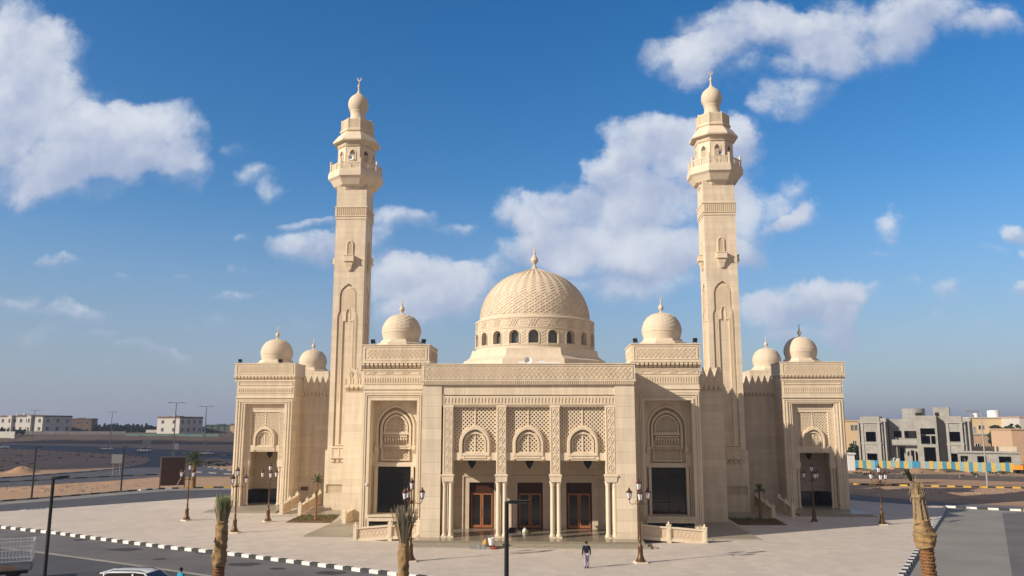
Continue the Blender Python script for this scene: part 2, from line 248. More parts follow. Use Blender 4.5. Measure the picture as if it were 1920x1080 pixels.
# ------------------------------------------------------------------ mesh builder
class MB:
    def __init__(s): s.v = []; s.f = []; s.mi = []; s.cur = 0
    def add(s, vs, fs):
        o = len(s.v); s.v += [tuple(p) for p in vs]
        for f in fs: s.f.append([i+o for i in f]); s.mi.append(s.cur)
    def box(s, x0, x1, y0, y1, z0, z1):
        s.add([(x, y, z) for z in (z0, z1) for y in (y0, y1) for x in (x0, x1)],
              [(0, 2, 3, 1), (4, 5, 7, 6), (0, 1, 5, 4), (2, 6, 7, 3), (0, 4, 6, 2), (1, 3, 7, 5)])
    def taper(s, x0, x1, y0, y1, z0, z1, dx, dy):      # bottom shrunk by dx, dy on each side
        vs = [(x, y, z0) for y in (y0+dy, y1-dy) for x in (x0+dx, x1-dx)] + [(x, y, z1) for y in (y0, y1) for x in (x0, x1)]
        s.add(vs, [(0, 2, 3, 1), (4, 5, 7, 6), (0, 1, 5, 4), (2, 6, 7, 3), (0, 4, 6, 2), (1, 3, 7, 5)])
    def wedge(s, x0, x1, yf, yb, z0, z1):               # bracket: full depth at the top, none at the bottom
        s.add([(x0, yb, z0), (x1, yb, z0), (x0, yb, z1), (x1, yb, z1), (x0, yf, z1), (x1, yf, z1), (x0, yf, z1-(z1-z0)*.35), (x1, yf, z1-(z1-z0)*.35)],
              [(0, 2, 3, 1), (2, 4, 5, 3), (4, 6, 7, 5), (6, 0, 1, 7), (0, 6, 4, 2), (1, 3, 5, 7)])
    def prism(s, pts, y0, y1):                          # outline in x,z pushed from y0 to y1
        n = len(pts)
        s.add([(x, y0, z) for x, z in pts] + [(x, y1, z) for x, z in pts],
              [list(range(n)), list(range(2*n-1, n-1, -1))] + [(i, i+n, (i+1) % n+n, (i+1) % n) for i in range(n)])
    def slab(s, pts, z0, z1):                           # outline in x,y
        n = len(pts)
        s.add([(x, y, z0) for x, y in pts] + [(x, y, z1) for x, y in pts],
              [list(range(n)), list(range(2*n-1, n-1, -1))] + [(i, i+n, (i+1) % n+n, (i+1) % n) for i in range(n)])
    def ring(s, outer, inner, y0, y1, c=None):          # plate between two outlines (x,z), star-shaped about c
        if c is None: c = (sum(p[0] for p in inner)/len(inner), sum(p[1] for p in inner)/len(inner))
        an = sorted(set(round(math.atan2(p[1]-c[1], p[0]-c[0]), 5) for p in outer+inner))
        def hit(poly, a):
            dx, dz = math.cos(a), math.sin(a); best = 0
            for i in range(len(poly)):
                p, q = poly[i], poly[(i+1) % len(poly)]; ex, ez = q[0]-p[0], q[1]-p[1]
                den = dx*ez-dz*ex
                if abs(den) < 1e-12: continue
                t = ((p[0]-c[0])*ez-(p[1]-c[1])*ex)/den; u = ((p[0]-c[0])*dz-(p[1]-c[1])*dx)/den
                if t > 0 and -1e-4 <= u <= 1.0001: best = max(best, t)
            return (c[0]+dx*best, c[1]+dz*best)
        A = [hit(outer, a) for a in an]; B = [hit(inner, a) for a in an]; n = len(an)
        vs = [(x, y0, z) for x, z in A]+[(x, y0, z) for x, z in B]+[(x, y1, z) for x, z in A]+[(x, y1, z) for x, z in B]
        fs = []
        for i in range(n):
            j = (i+1) % n
            fs += [(i, j, n+j, n+i), (2*n+i, 3*n+i, 3*n+j, 2*n+j), (i, 2*n+i, 2*n+j, j), (n+i, n+j, 3*n+j, 3*n+i)]
        s.add(vs, fs)
    def lathe(s, prof, n=24, c=(0, 0, 0), rot=0.0, cap=True):    # prof (r,z) bottom to top
        vs = []; fs = []
        for r, z in prof:
            for k in range(n):
                a = rot+2*PI*k/n; vs.append((c[0]+r*math.cos(a), c[1]+r*math.sin(a), c[2]+z))
        for i in range(len(prof)-1):
            for k in range(n):
                j = (k+1) % n; fs.append((i*n+k, i*n+j, (i+1)*n+j, (i+1)*n+k))
        if cap: fs.append(list(range(n-1, -1, -1))); fs.append([(len(prof)-1)*n+k for k in range(n)])
        s.add(vs, fs)
    def bar(s, p, q, w, h, up=(0, 0, 1)):
        p, q = Vector(p), Vector(q); d = (q-p)
        if d.length < 1e-6: return
        d.normalize(); u = Vector(up)
        a = d.cross(u)
        if a.length < 1e-4: a = d.cross(Vector((1, 0, 0)))
        a.normalize(); b = a.cross(d); a *= w/2; b *= h/2
        s.add([p-a-b, p+a-b, p+a+b, p-a+b, q-a-b, q+a-b, q+a+b, q-a+b],
              [(0, 1, 2, 3), (7, 6, 5, 4), (0, 4, 5, 1), (1, 5, 6, 2), (2, 6, 7, 3), (3, 7, 4, 0)])
    def tube(s, path, r, n=8):
        path = [Vector(p) for p in path]; rs = r if isinstance(r, (list, tuple)) else [r]*len(path)
        vs = []; fs = []
        for i, p in enumerate(path):
            d = (path[min(i+1, len(path)-1)]-path[max(i-1, 0)]).normalized()
            a = d.cross(Vector((0, 0, 1)))
            if a.length < 0.05: a = d.cross(Vector((0, 1, 0)))
            a.normalize(); b = d.cross(a)
            for k in range(n):
                t = 2*PI*k/n; vs.append(p+(a*math.cos(t)+b*math.sin(t))*rs[i])
        for i in range(len(path)-1):
            for k in range(n):
                j = (k+1) % n; fs.append((i*n+k, i*n+j, (i+1)*n+j, (i+1)*n+k))
        fs.append(list(range(n-1, -1, -1))); fs.append([(len(path)-1)*n+k for k in range(n)])
        s.add(vs, fs)
    def move(s, start, M4):
        for i in range(start, len(s.v)): s.v[i] = tuple(M4 @ Vector(s.v[i]))
    def build(s, name, m, parent=None, smooth=False, mirror=False, loc=None, rz=0, fixn=True):
        vs = [(-x, y, z) for x, y, z in s.v] if mirror else s.v
        me = bpy.data.meshes.new(name); me.from_pydata(vs, [], s.f)
        ms = m if isinstance(m, (list, tuple)) else [m]
        for k in ms: me.materials.append(M[k] if isinstance(k, str) else k)
        if len(ms) > 1:
            for p, i in zip(me.polygons, s.mi): p.material_index = i
        if fixn:
            bm = bmesh.new(); bm.from_mesh(me); bmesh.ops.recalc_face_normals(bm, faces=bm.faces); bm.to_mesh(me); bm.free()
        if smooth:
            for p in me.polygons: p.use_smooth = True
            if smooth == 'auto':
                try: me.set_sharp_from_angle(angle=R(35))
                except Exception: pass
        me.update()
        o = bpy.data.objects.new(name, me); C.objects.link(o)
        if parent: o.parent = parent
        if loc is not None: o.location = loc
        o.rotation_euler.z = rz
        return o
def tag(o, label=None, cat=None, group=None, kind=None):
    for k, v in (('label', label), ('category', cat), ('group', group), ('kind', kind)):
        if v: o[k] = v
    return o
def empty(name, loc, label, cat, group=None, rz=0):
    o = bpy.data.objects.new(name, None); C.objects.link(o); o.location = loc; o.rotation_euler.z = rz
    o.empty_display_size = 0.5
    return tag(o, label, cat, group)
def struct(name, mb, m, **k): return tag(mb.build(name, m, **k), kind='structure')
def kids(o): return [c for c in C.objects if c.parent == o]
def copy_tree(o, parent=None):
    c = o.copy(); C.objects.link(c)
    if parent: c.parent = parent
    for ch in kids(o): copy_tree(ch, c)
    return c
def place_copy(o, loc, rz, label, group=None, sc=None):
    c = copy_tree(o); c.location = loc; c.rotation_euler.z = rz; c['label'] = label
    if group: c['group'] = group
    if sc: c.scale = (sc, sc, sc)
    return c
def rect(x0, x1, z0, z1): return [(x0, z0), (x1, z0), (x1, z1), (x0, z1)]
def arch(cx, w, z0, zs, za, n=9):
    """closed outline: jambs from z0 to zs, pointed arch up to za"""
    h = za-zs; Rr = (w*w+h*h)/(2*w); a1 = math.atan2(h, -(w-Rr)) if Rr > w else PI/2
    pts = [(cx-w, z0), (cx+w, z0)]
    for i in range(n+1):
        a = a1*i/n; pts.append((cx+(w-Rr)+Rr*math.cos(a), zs+Rr*math.sin(a)))
    for i in range(n-1, -1, -1):
        a = a1*i/n; pts.append((cx-(w-Rr)-Rr*math.cos(a), zs+Rr*math.sin(a)))
    return pts
def lattice(mb, x0, x1, z0, z1, y0, y1, pitch, w, flip=True):
    """crossing diagonal bars filling a rectangle"""
    W, H = x1-x0, z1-z0
    for sgn in (1, -1):
        k = -int(H/pitch)-1
        while k*pitch < W:
            a = k*pitch
            t0 = max(0, -a); t1 = min(H, W-a)
            if t1-t0 > 0.02:
                if sgn > 0: p, q = (x0+a+t0, z0+t0), (x0+a+t1, z0+t1)
                else: p, q = (x1-a-t0, z0+t0), (x1-a-t1, z0+t1)
                mb.bar((p[0], (y0+y1)/2, p[1]), (q[0], (y0+y1)/2, q[1]), (y1-y0)*(1 if sgn > 0 else .96), w, up=(-sgn, 0, 1))
            k += 1
def interlace(mb, x0, x1, z0, z1, y, d=0.05, pitch=None):
    """relief of interlaced diamonds and hexagons on a frieze facing -y"""
    d *= .65; H = z1-z0; p = pitch or H*0.5; n = max(1, round((x1-x0)/p)); p = (x1-x0)/n
    zm = (z0+z1)/2; w = p*0.17
    for i in range(n):
        a = x0+i*p
        for (u0, v0, u1, v1) in ((0, z0, 1, zm), (0, zm, 1, z0), (0, zm, 1, z1), (0, z1, 1, zm)):
            mb.bar((a+u0*p, y-d/2+.004*(v0 > v1), v0), (a+u1*p, y-d/2+.004*(v0 > v1), v1), d, w, up=(0, 0, 1) if 0 else (0.001, 0, 1))
        mb.box(a+p*.36, a+p*.64, y-d, y+.01, zm-H*.07, zm+H*.07)
        mb.box(a-p*.1, a+p*.1, y-d*.9, y+.01, z0+H*.18, z0+H*.30)
        mb.box(a-p*.1, a+p*.1, y-d*.9, y+.01, z1-H*.30, z1-H*.18)
def frieze_frame(mb, x0, x1, z0, z1, y, d=0.06, t=0.07):
    mb.ring(rect(x0, x1, z0, z1), rect(x0+t, x1-t, z0+t, z1-t), y-d, y+.02)
def pointed_row(mb, x0, x1, z0, z1, y, d=0.06, p=0.34):
    """row of little pointed niches"""
    d *= .65; n = max(1, round((x1-x0)/p)); p = (x1-x0)/n; H = z1-z0
    mb.box(x0, x1, y-d, y+.01, z1-H*.14, z1); mb.box(x0, x1, y-d, y+.01, z0, z0+H*.13)
    for i in range(n):
        a = x0+i*p
        mb.prism([(a, z0+H*.13), (a+p*.26, z0+H*.13), (a+p*.26, z0+H*.55), (a+p*.5, z0+H*.86), (a, z0+H*.86)], y-d, y+.01)
        mb.prism([(a+p*.74, z0+H*.13), (a+p, z0+H*.13), (a+p, z0+H*.86), (a+p*.5, z0+H*.86), (a+p*.74, z0+H*.55)], y-d, y+.01)
def brackets(mb, x0, x1, z0, z1, yf, yb, p=0.42):
    n = max(1, round((x1-x0)/p)); p = (x1-x0)/n
    for i in range(n):
        a = x0+i*p
        mb.wedge(a+p*.16, a+p*.84, yf, yb, z0, z1)
def merlons(mb, x0, x1, z0, z1, y0, y1, p=0.72):
    n = max(1, round((x1-x0)/p)); p = (x1-x0)/n; H = z1-z0
    for i in range(n):
        a = x0+i*p; c = a+p/2
        mb.prism([(a+.02, z0), (a+p-.02, z0), (a+p-.02, z0+H*.38), (c+p*.30, z0+H*.62), (c, z1), (c-p*.30, z0+H*.62), (a+.02, z0+H*.38)], y0, y1)
        mb.prism([(c-p*.2, z0+.03), (c+p*.2, z0+.03), (c+p*.2, z0+H*.38), (c, z0+H*.74), (c-p*.2, z0+H*.38)], y0-.06, y0+.02)
        # raised pointed frame beside the recessed gap
        mb.bar((a, y0-.03, z0), (a, y0-.03, z0+H*.34), .06, .07)
def scroll_panel(mb, x0, x1, z0, z1, y, d_=0.06):
    """arabesque relief on a tall pilaster: edge moulding, linked almonds and curls"""
    d = d_*.6; t = 0.06; mb.ring(rect(x0, x1, z0, z1), rect(x0+t, x1-t, z0+t, z1-t), y-d, y+.02)
    w = (x1-x0)/2-t; cx = (x0+x1)/2; n = max(1, round((z1-z0)/(w*2.6))); p = (z1-z0-2*t)/n
    for i in range(n):
        c = z0+t+(i+.5)*p
        o = []; q = []
        for k in range(16):
            a = 2*PI*k/16; rr = 1-0.18*abs(math.sin(2*a))
            o.append((cx+w*.82*math.cos(a)*rr, c+p*.47*math.sin(a)*rr)); q.append((cx+w*.60*math.cos(a)*rr, c+p*.34*math.sin(a)*rr))
        mb.ring(o, q, y-d, y+.01, c=(cx, c))
        mb.prism([(cx-w*.2, c), (cx, c-p*.2), (cx+w*.2, c), (cx, c+p*.2)], y-d, y+.01)
        for sx in (-1, 1):
            mb.box(cx+sx*w*.8-.04, cx+sx*w*.8+.04, y-d*.9, y+.01, c-p*.5+.02, c-p*.36)
def column(parent, x, y, z0, z1, r=0.17):
    m = MB(); m.lathe([(r, z0+.3), (r*1.04, z0+(z1-z0)*.3), (r*.95, z1-.35)], 16, (x, y, 0))
    o = m.build('column', 'light', parent, smooth='auto')
    b = MB(); b.box(x-r*1.5, x+r*1.5, y-r*1.5, y+r*1.5, z0, z0+.12); b.lathe([(r*1.4, z0+.12), (r*1.45, z0+.18), (r*1.1, z0+.24), (r*1.2, z0+.29), (r*1.0, z0+.34)], 16, (x, y, 0))
    b.build('base', 'light', o, smooth='auto')
    k = MB(); k.lathe([(r*.95, z1-.36), (r*1.25, z1-.31), (r*1.02, z1-.26), (r*1.1, z1-.2), (r*1.5, z1-.03), (r*1.5, z1)], 16, (x, y, 0))
    k.build('capital', 'light', o, smooth='auto')
    return o
def arch_window_front(parent, cx, w, zb, zs, za, y, name='arched_window', m='carved'):
    """proud pointed frame with sill panel hung on a lattice screen"""
    f = MB()
    f.ring(arch(cx, w, zb, zs, za), arch(cx, w*.78, zb+.35, zs, za-w*.28), y-.26, y+.05, c=(cx, zs-.1))
    f.ring(arch(cx, w*.92, zb+.25, zs, za-.12), arch(cx, w*.80, zb+.35, zs, za-w*.26), y-.33, y-.25, c=(cx, zs-.1))
    f.ring(arch(cx, w*.70, zb+.5, zs, za-w*.42), arch(cx, w*.62, zb+.58, zs, za-w*.55), y-.16, y+.04, c=(cx, zs-.1))
    f.box(cx-w*.86, cx+w*.86, y-.30, y-.2, zb+.30, zb+.46)
    for s in (-1, 1): f.wedge(cx+s*w*.92-.09, cx+s*w*.92+.09, y-.3, y, zb-.22, zb+.02)
    o = f.build(name, m, parent)
    return o
def crescent(mb, c, r, s=1.0):
    pts = []; n = 14
    for i in range(n+1):
        a = R(-240+300*i/n); pts.append((r*math.cos(a), r*math.sin(a)))
    for i in range(n, -1, -1):
        a = R(-240+300*i/n); pts.append((r*.70*math.cos(a), r*.70*math.sin(a)+r*.2))
    k = len(mb.v); m = len(pts)//2
    for i in range(m-1):
        q = [pts[i], pts[i+1], pts[-2-i], pts[-1-i]]
        mb.add([(c[0]+x, c[1]+yy, c[2]+z) for yy in (-r*.12, r*.12) for x, z in q],
               [(0, 1, 2, 3), (7, 6, 5, 4), (0, 4, 5, 1), (1, 5, 6, 2), (2, 6, 7, 3), (3, 7, 4, 0)])
def finial(parent, x, y, z, h, m='dome'):
    b = MB(); r = h*.09
    b.lathe([(r*1.5, -.05*h), (r*.7, .06*h), (r*.5, .12*h), (r*1.5, .2*h), (r*1.95, .3*h), (r*1.5, .42*h), (r*.55, .53*h), (r*.4, .6*h), (r*.75, .64*h), (r*.4, .68*h), (r*.3, .84*h)], 12, (x, y, z))
    crescent(b, (x, y, z+h*.91), h*.085)
    return b.build('finial', m, parent, smooth='auto')
#==PART2==
# ------------------------------------------------------------------ mosque
mosque = empty('mosque', (0, 20, 0), 'pale sandstone mosque with patterned central dome, six small domes and three lattice-screened door bays', 'mosque')
MQ = mosque
MQ.location = (0, 0, 0)
# prayer hall
b = MB()
b.box(-19.2, 19.2, 15, 52, -.5, 13.4)
b.box(-28.6, -19.2, 31, 50, -.5, 13.4); b.box(19.2, 28.6, 31, 50, -.5, 13.4)
b.box(-35.2, -28.6, 34.5, 47, -.5, 13.2); b.box(28.6, 35.2, 34.5, 47, -.5, 13.2)
b.build('hall_wall', 'stone2', MQ)
b = MB(); b.box(-10, 10, 20.5, 40.5, 13.4, 15.4); b.build('roof_plinth', 'roofing', MQ)
# crenellated parapets (front bits, side walls)
for s in (-1, 1):
    b = MB()
    a0, a1 = sorted((s*15.36, s*19.2)); b.box(a0, a1, 14.85, 15.3, 13.4, 13.62); merlons(b, a0, a1, 13.62, 15.35, 14.9, 15.2)
    b.box(a0, a1, 14.9, 15.0, 12.9, 12.96); brackets(b, a0, a1, 12.96, 13.4, 14.62, 15.0, .46)
    b.build('crenellated_parapet', 'carved', MQ); b = MB()
    a0, a1 = sorted((s*22.8, s*28.6)); b.box(a0, a1, 30.85, 31.3, 13.4, 13.65); merlons(b, a0, a1, 13.65, 15.4, 30.9, 31.2)
    brackets(b, a0, a1, 12.9, 13.4, 30.6, 31.0, .46); b.build('crenellated_parapet', 'carved', MQ); b = MB()
    # returning along the side of the hall
    m = MB(); m.box(15.3, 31, -.2, .17, 13.38, 13.62); merlons(m, 15.4, 31, 13.62, 15.35, -.15, .15)
    st = len(b.v); b.v += m.v; b.f += [[i+st for i in f] for f in m.f]; b.mi += m.mi
    b.move(st, Matrix.Translation((s*19.05, 0, 0)) @ Matrix.Rotation(PI/2, 4, 'Z'))
    b.build('crenellated_parapet', 'carved', MQ)

# --- portico
PH = 14.52
b = MB()
for s in (-1, 1):
    a0, a1 = sorted((s*7.22, s*8.85)); b.box(a0, a1, 0, 1.65, -.3, 12.8); b.box(a0, a1, 5.2, 6.6, -.3, 12.8); b.box(a0, a1, 1.65, 5.2, 11.0, 12.8)
    a0, a1 = sorted((s*7.6, s*8.3)); b.box(a0, a1, 1.65, 5.2, 6.6, 7.25)
b.box(-7.22, 7.22, .10, .9, 11.0, 12.8)                       # lintel zone behind fascia
b.box(-8.85, 8.85, .9, 14.9, 12.2, 13.3)                      # roof slab
b.box(-7.22, 7.22, 6.62, 6.9, 6.7, 12.2)
b.build('portico_wall', 'stone', MQ)
b = MB(); b.box(-7.22, 7.22, 6.05, 6.6, .2, 6.75)             # back wall of the porch, door reveals
# cut as piers between doors instead of one sheet
b = MB()
dx = [(-5.42, -3.19), (-1.12, 1.15), (3.23, 5.5)]
xs = [-7.22]+[q for p in dx for q in p]+[7.22]
for i in range(0, len(xs), 2): b.box(xs[i], xs[i+1], 6.0, 6.6, .4, 4.45)
b.box(-7.22, 7.22, 6.0, 6.6, 4.45, 12.2)
for a, c in dx:
    b.box(a-.62, a-.5, 5.9, 6.0, .45, 4.95); b.box(c+.5, c+.62, 5.9, 6.0, .45, 4.95); b.box(a-.62, c+.62, 5.9, 6.0, 4.95, 5.07)
b.build('porch_back_wall', 'inner', MQ)
b = MB(); b.box(-7.2, 7.2, 6.62, 14.9, .3, 6.6); b.build('inner_hall', 'void', MQ)
# parapet box with carved frieze
b = MB()
b.box(-8.95, 8.95, -.12, 14.9, 13.2, PH); b.box(-9.02, 9.02, -.2, 14.9, PH, PH+.08); b.box(-9.0, 9.0, -.18, 14.9, 13.10, 13.22)
b.box(-8.9, 8.9, -.08, 14.9, 12.8, 13.10)
pc = b.build('parapet', 'stone2', MQ)
b = MB(); frieze_frame(b, -8.75, 8.75, 13.3, 14.42, -.12, .05, .06); interlace(b, -8.6, 8.6, 13.42, 14.3, -.12, .065, .40); b.build('carved_frieze', 'carved', pc)
b = MB()
k = 0
while -8.8+k*.17 < 8.8: b.box(-8.8+k*.17, -8.8+k*.17+.09, -.17, -.07, 12.84, 13.08); k += 1
b.build('dentil_row', 'carved', pc)
b = MB(); b.box(-7.2, 7.2, .02, .1, 11.95, 12.0); pointed_row(b, -7.0, 7.25, 11.2, 11.92, .1, .09, .28); frieze_frame(b, -7.1, 7.3, 11.12, 12.0, .1, .08, .05); b.build('zigzag_frieze', 'carved', MQ)
# carved pilasters on paired columns
PX = (-6.63, -2.19, 2.26, 6.81)
for px in PX:
    b = MB(); b.box(px-.43, px+.43, .02, .9, 5.4, 11.12)
    b.taper(px-.50, px+.50, -.10, .95, 4.9, 5.4, .05, .05); b.box(px-.54, px+.54, -.14, 1.0, 5.36, 5.48)
    o = b.build('carved_pilaster', 'light', MQ)
    c = MB(); scroll_panel(c, px-.36, px+.36, 5.6, 11.0, .02, .07); c.build('arabesque', 'carved', o)
    for q in (-.27, .27): column(MQ, px+q, .25, .45, 4.9, .165)
    for q in (-.27, .27): column(MQ, px+q, .75, .45, 4.9, .165)
# lattice screens with a pointed window each
for i in range(3):
    a, c = PX[i]+.43, PX[i+1]-.43; m_ = (a+c)/2
    b = MB(); lattice(b, a, c, 7.25, 11.05, .42, .60, .33, .10)
    b.box(a, c, .38, .62, 11.02, 11.12); b.box(m_-.05, m_+.05, .36, .64, 7.2, 11.05)
    b.box(a, c, .20, .75, 6.62, 7.25)
    o = b.build('lattice_screen', 'carved', MQ)
    arch_window_front(o, m_, 1.32, 6.75, 8.0, 9.5, .42)
    c2 = MB(); c2.ring(rect(m_-.95, m_+.95, 6.78, 7.08), rect(m_-.88, m_+.88, 6.85, 7.01), .12, .22); c2.build('sill_panel', 'carved', o)
for s in (-1, 1):                                             # matching screens over the open sides of the porch
    b = MB(); lattice(b, -1.77, 1.77, 7.25, 11.0, -.09, .09, .33, .10); b.box(-.05, .05, -.12, .12, 7.25, 11.0)
    b.move(0, Matrix.Translation((s*7.95, 3.42, 0)) @ Matrix.Rotation(PI/2, 4, 'Z')); b.build('lattice_screen', 'carved', MQ)
# doors
for i, (a, c) in enumerate(dx):
    b = MB(); b.box(a+.004, c-.004, 6.34, 6.5, 3.62, 4.44); o = b.build('double_door', 'wood_dark', MQ)
    f = MB(); f.ring(rect(a+.01, c-.01, .45, 4.43), rect(a+.12, c-.12, .52, 4.30), 6.16, 6.36, c=((a+c)/2, 2.4)); f.box(a+.12, c-.12, 6.2, 6.33, 3.5, 3.62); f.build('door_frame', 'wood_dark', o)
    m_ = (a+c)/2
    for s in (-1, 1):
        x0, x1 = sorted((m_+s*.015, m_+s*(c-a-.28)/2))
        l = MB(); l.ring(rect(x0, x1, .5, 3.5), rect(x0+.13, x1-.13, .74, 3.36), 6.24, 6.32); l.build('door_leaf', 'wood', o)
        g = MB(); g.box(x0+.12, x1-.12, 6.27, 6.29, .72, 3.38); g.build('door_glass', 'glass', o)
        h = MB(); h.tube([(m_+s*.10, 6.2, 1.6), (m_+s*.10, 6.14, 1.7), (m_+s*.10, 6.14, 2.2), (m_+s*.10, 6.2, 2.3)], .02, 6); h.build('door_handle', 'greymetal', o)
# podium and steps
b = MB(); b.box(-9.2, 9.2, -1.8, 6.2, -.2, .45); b.build('porch_floor', 'granite', MQ)
b = MB()
for i in (1, 2): b.box(-9.2-.3*i, 9.2+.2*i, -1.81-.36*i, -1.803, -.2, .45-.15*i)
b.build('steps', 'granite2', MQ)

# --- flank blocks beside the portico (built for +x, mirrored for -x)
def flank(s):
    mir = s < 0
    def B(b, n, m, p, **k): return b.build(n, m, p, mirror=mir, **k)
    X0, X1 = 8.86, 15.38
    b = MB(); c = 12.5
    b.ring(rect(X0, X1, -.3, 12.72), rect(10.35, 14.58, 1.35, 11.7), 6.5, 8.2, c=(c, 6))
    b.box(X0, X1, 8.2, 14.98, -.3, 12.72)
    b.box(X0, X1+.03, 6.4, 14.95, 12.72, 12.86); b.box(X0, X1+.0, 6.52, 14.95, 12.86, 14.6)
    o = B(b, 'flank_block', 'light', MQ)
    b = MB()
    for k, (e, y) in enumerate(((.12, 6.44), (.34, 6.38), (.56, 6.44))):
        xa, xb, zt = 9.62+e, 15.38-e*.85, 12.62-e*.9
        b.ring(rect(xa, xb, .1, zt), rect(xa+.1, xb-.1, -.5, zt-.1) if 0 else rect(xa+.1, xb-.1, .12, zt-.1), y, 6.52, c=(c, 6))
    b.ring(rect(10.1, 14.78, 1.2, 11.9), rect(10.3, 14.62, 1.38, 11.74), 6.36, 6.52, c=(c, 6))
    B(b, 'stepped_frame', 'light', o)
    # parapet
    b = MB(); b.box(9.3, 15.52, 6.35, 11.9, 15.28, 16.78); b.box(9.22, 15.62, 6.27, 12.0, 16.78, 16.88); b.box(9.18, 15.66, 6.22, 12.0, 15.14, 15.28); b.box(9.3, 15.45, 6.6, 11.8, 14.6, 15.14)
    p = B(b, 'parapet', 'stone2', MQ)
    b = MB(); frieze_frame(b, 9.5, 15.32, 15.42, 16.66, 6.35, .05); interlace(b, 9.75, 15.08, 15.62, 16.45, 6.35, .06, .40)
    for k in range(9):
        a = 6.7+k*.55
        b.bar((15.52, a, 15.6), (15.56, a+.5, 16.4), .06, .06); b.bar((15.52, a+.5, 15.6), (15.56, a, 16.4), .06, .06); b.bar((9.3, a, 15.6), (9.26, a+.5, 16.4), .06, .06); b.bar((9.3, a+.5, 15.6), (9.26, a, 16.4), .06, .06)
    B(b, 'carved_frieze', 'carved', p)
    b = MB(); brackets(b, 9.25, 15.6, 14.62, 15.12, 6.25, 6.6, .40); b.box(9.25, 15.5, 6.45, 6.6, 14.5, 14.60); B(b, 'bracket_row', 'carved', p)
    b = MB(); frieze_frame(b, 9.3, 15.3, 14.08, 14.45, 6.52, .05, .045)
    for k in range(4):
        a = 9.95+k*1.55; 
        for q in (-.22, 0, .22): b.bar((a+q-.15, 6.49, 14.13), (a+q+.15, 6.49, 14.4), .05, .06); b.bar((a+q+.15, 6.485, 14.13), (a+q-.15, 6.485, 14.4), .05, .06)
        b.box(a+.4, a+1.15, 6.47, 6.53, 14.13, 14.17); b.box(a+.4, a+1.15, 6.47, 6.53, 14.36, 14.4)
    pointed_row(b, 9.2, 15.3, 13.22, 13.98, 6.52, .09, .235); B(b, 'zigzag_frieze', 'carved', o)
    # niche wall with blind arch
    b = MB(); b.ring(rect(10.35, 14.58, 5.95, 11.7), arch(c, 1.62, 6.1, 9.3, 11.15), 7.75, 8.2, c=(c, 8.6)); B(b, 'niche_wall', 'light', o)
    b = MB()
    b.ring(arch(c, 1.78, 7.3, 9.3, 11.32), arch(c, 1.60, 7.31, 9.3, 11.12), 7.62, 7.78, c=(c, 9)); b.ring(arch(c, 1.44, 7.3, 9.2, 10.85), arch(c, 1.24, 7.31, 9.2, 10.62), 7.75, 8.1, c=(c, 9))
    b.ring(arch(c, 1.12, 8.78, 9.2, 10.5), arch(c, .98, 8.9, 9.2, 10.33), 7.88, 8.2, c=(c, 9.4))
    lattice(b, c-1.0, c+1.0, 8.85, 10.0, 8.06, 8.14, .30, .08); lattice(b, c-.5, c+.5, 10.0, 10.3, 8.06, 8.14, .30, .08)
    b.box(c-1.2, c+1.2, 7.8, 8.2, 8.62, 8.8); b.box(c-1.05, c+1.05, 7.85, 8.2, 8.40, 8.54)
    brackets(b, c-1.1, c+1.1, 7.75, 8.35, 7.78, 8.2, .24)
    b.box(c-1.2, c+1.2, 7.8, 8.2, 7.5, 7.62)
    b.ring(rect(c-1.3, c+1.3, 6.25, 7.45), rect(c-1.18, c+1.18, 6.37, 7.33), 7.86, 8.2); lattice(b, c-1.2, c+1.2, 6.35, 7.35, 8.04, 8.14, .27, .08)
    for q in (-1, 1):
        b.wedge(c+q*1.72-.16, c+q*1.72+.16, 7.45, 7.8, 6.8, 7.5); b.box(c+q*1.72-.2, c+q*1.72+.2, 7.5, 7.8, 7.5, 7.62)
        for k in range(5):
            a = c+q*(1.62+.0*k); b.bar((a+q*.25, 7.72, 10.2+k*.28), (a-q*(.35-.04*k), 7.72, 10.55+k*.2), .05, .06)
        b.ring([(c+q*1.55+.26*math.cos(t*PI/4), 11.2+.26*math.sin(t*PI/4)) for t in range(8)], [(c+q*1.55+.16*math.cos(t*PI/4), 11.2+.16*math.sin(t*PI/4)) for t in range(8)], 7.68, 7.78)
    B(b, 'blind_arch', 'carved', o)
    b = MB(); b.box(10.36, 14.57, 7.7, 8.19, 5.72, 5.95); b.box(10.72, 10.96, 7.45, 8.19, 1.42, 5.72); b.box(14.1, 14.34, 7.45, 8.19, 1.42, 5.72); b.box(10.36, 10.6, 7.6, 8.19, 1.42, 5.72); b.box(14.42, 14.57, 7.6, 8.19, 1.42, 5.72); B(b, 'window_surround', 'light', o)
    b = MB(); b.box(10.94, 14.12, 8.06, 8.12, 1.62, 5.72); w = B(b, 'window', 'glass', o)
    b = MB(); b.box(12.48, 12.53, 8.02, 8.07, 1.62, 5.72); b.box(10.96, 14.1, 8.02, 8.06, 4.7, 4.75); b.box(10.96, 14.1, 8.02, 8.06, 2.6, 2.64); b.ring(rect(10.95, 14.11, 1.63, 5.71), rect(11.01, 14.05, 1.69, 5.65), 8.0, 8.07); B(b, 'window_frame', 'darkmetal', w)
    b = MB(); b.box(10.3, 14.62, 6.1, 8.19, 1.38, 1.54); b.box(10.3, 14.62, 6.2, 6.5, 1.0, 1.36); B(b, 'window_sill', 'light', o)
    b = MB(); b.box(10.4, 14.5, 6.46, 6.49, .35, .96); B(b, 'cellar_opening', 'void', o)
    b = MB(); b.box(9.0, 14.6, 1.4, 2.9, -.2, .1)
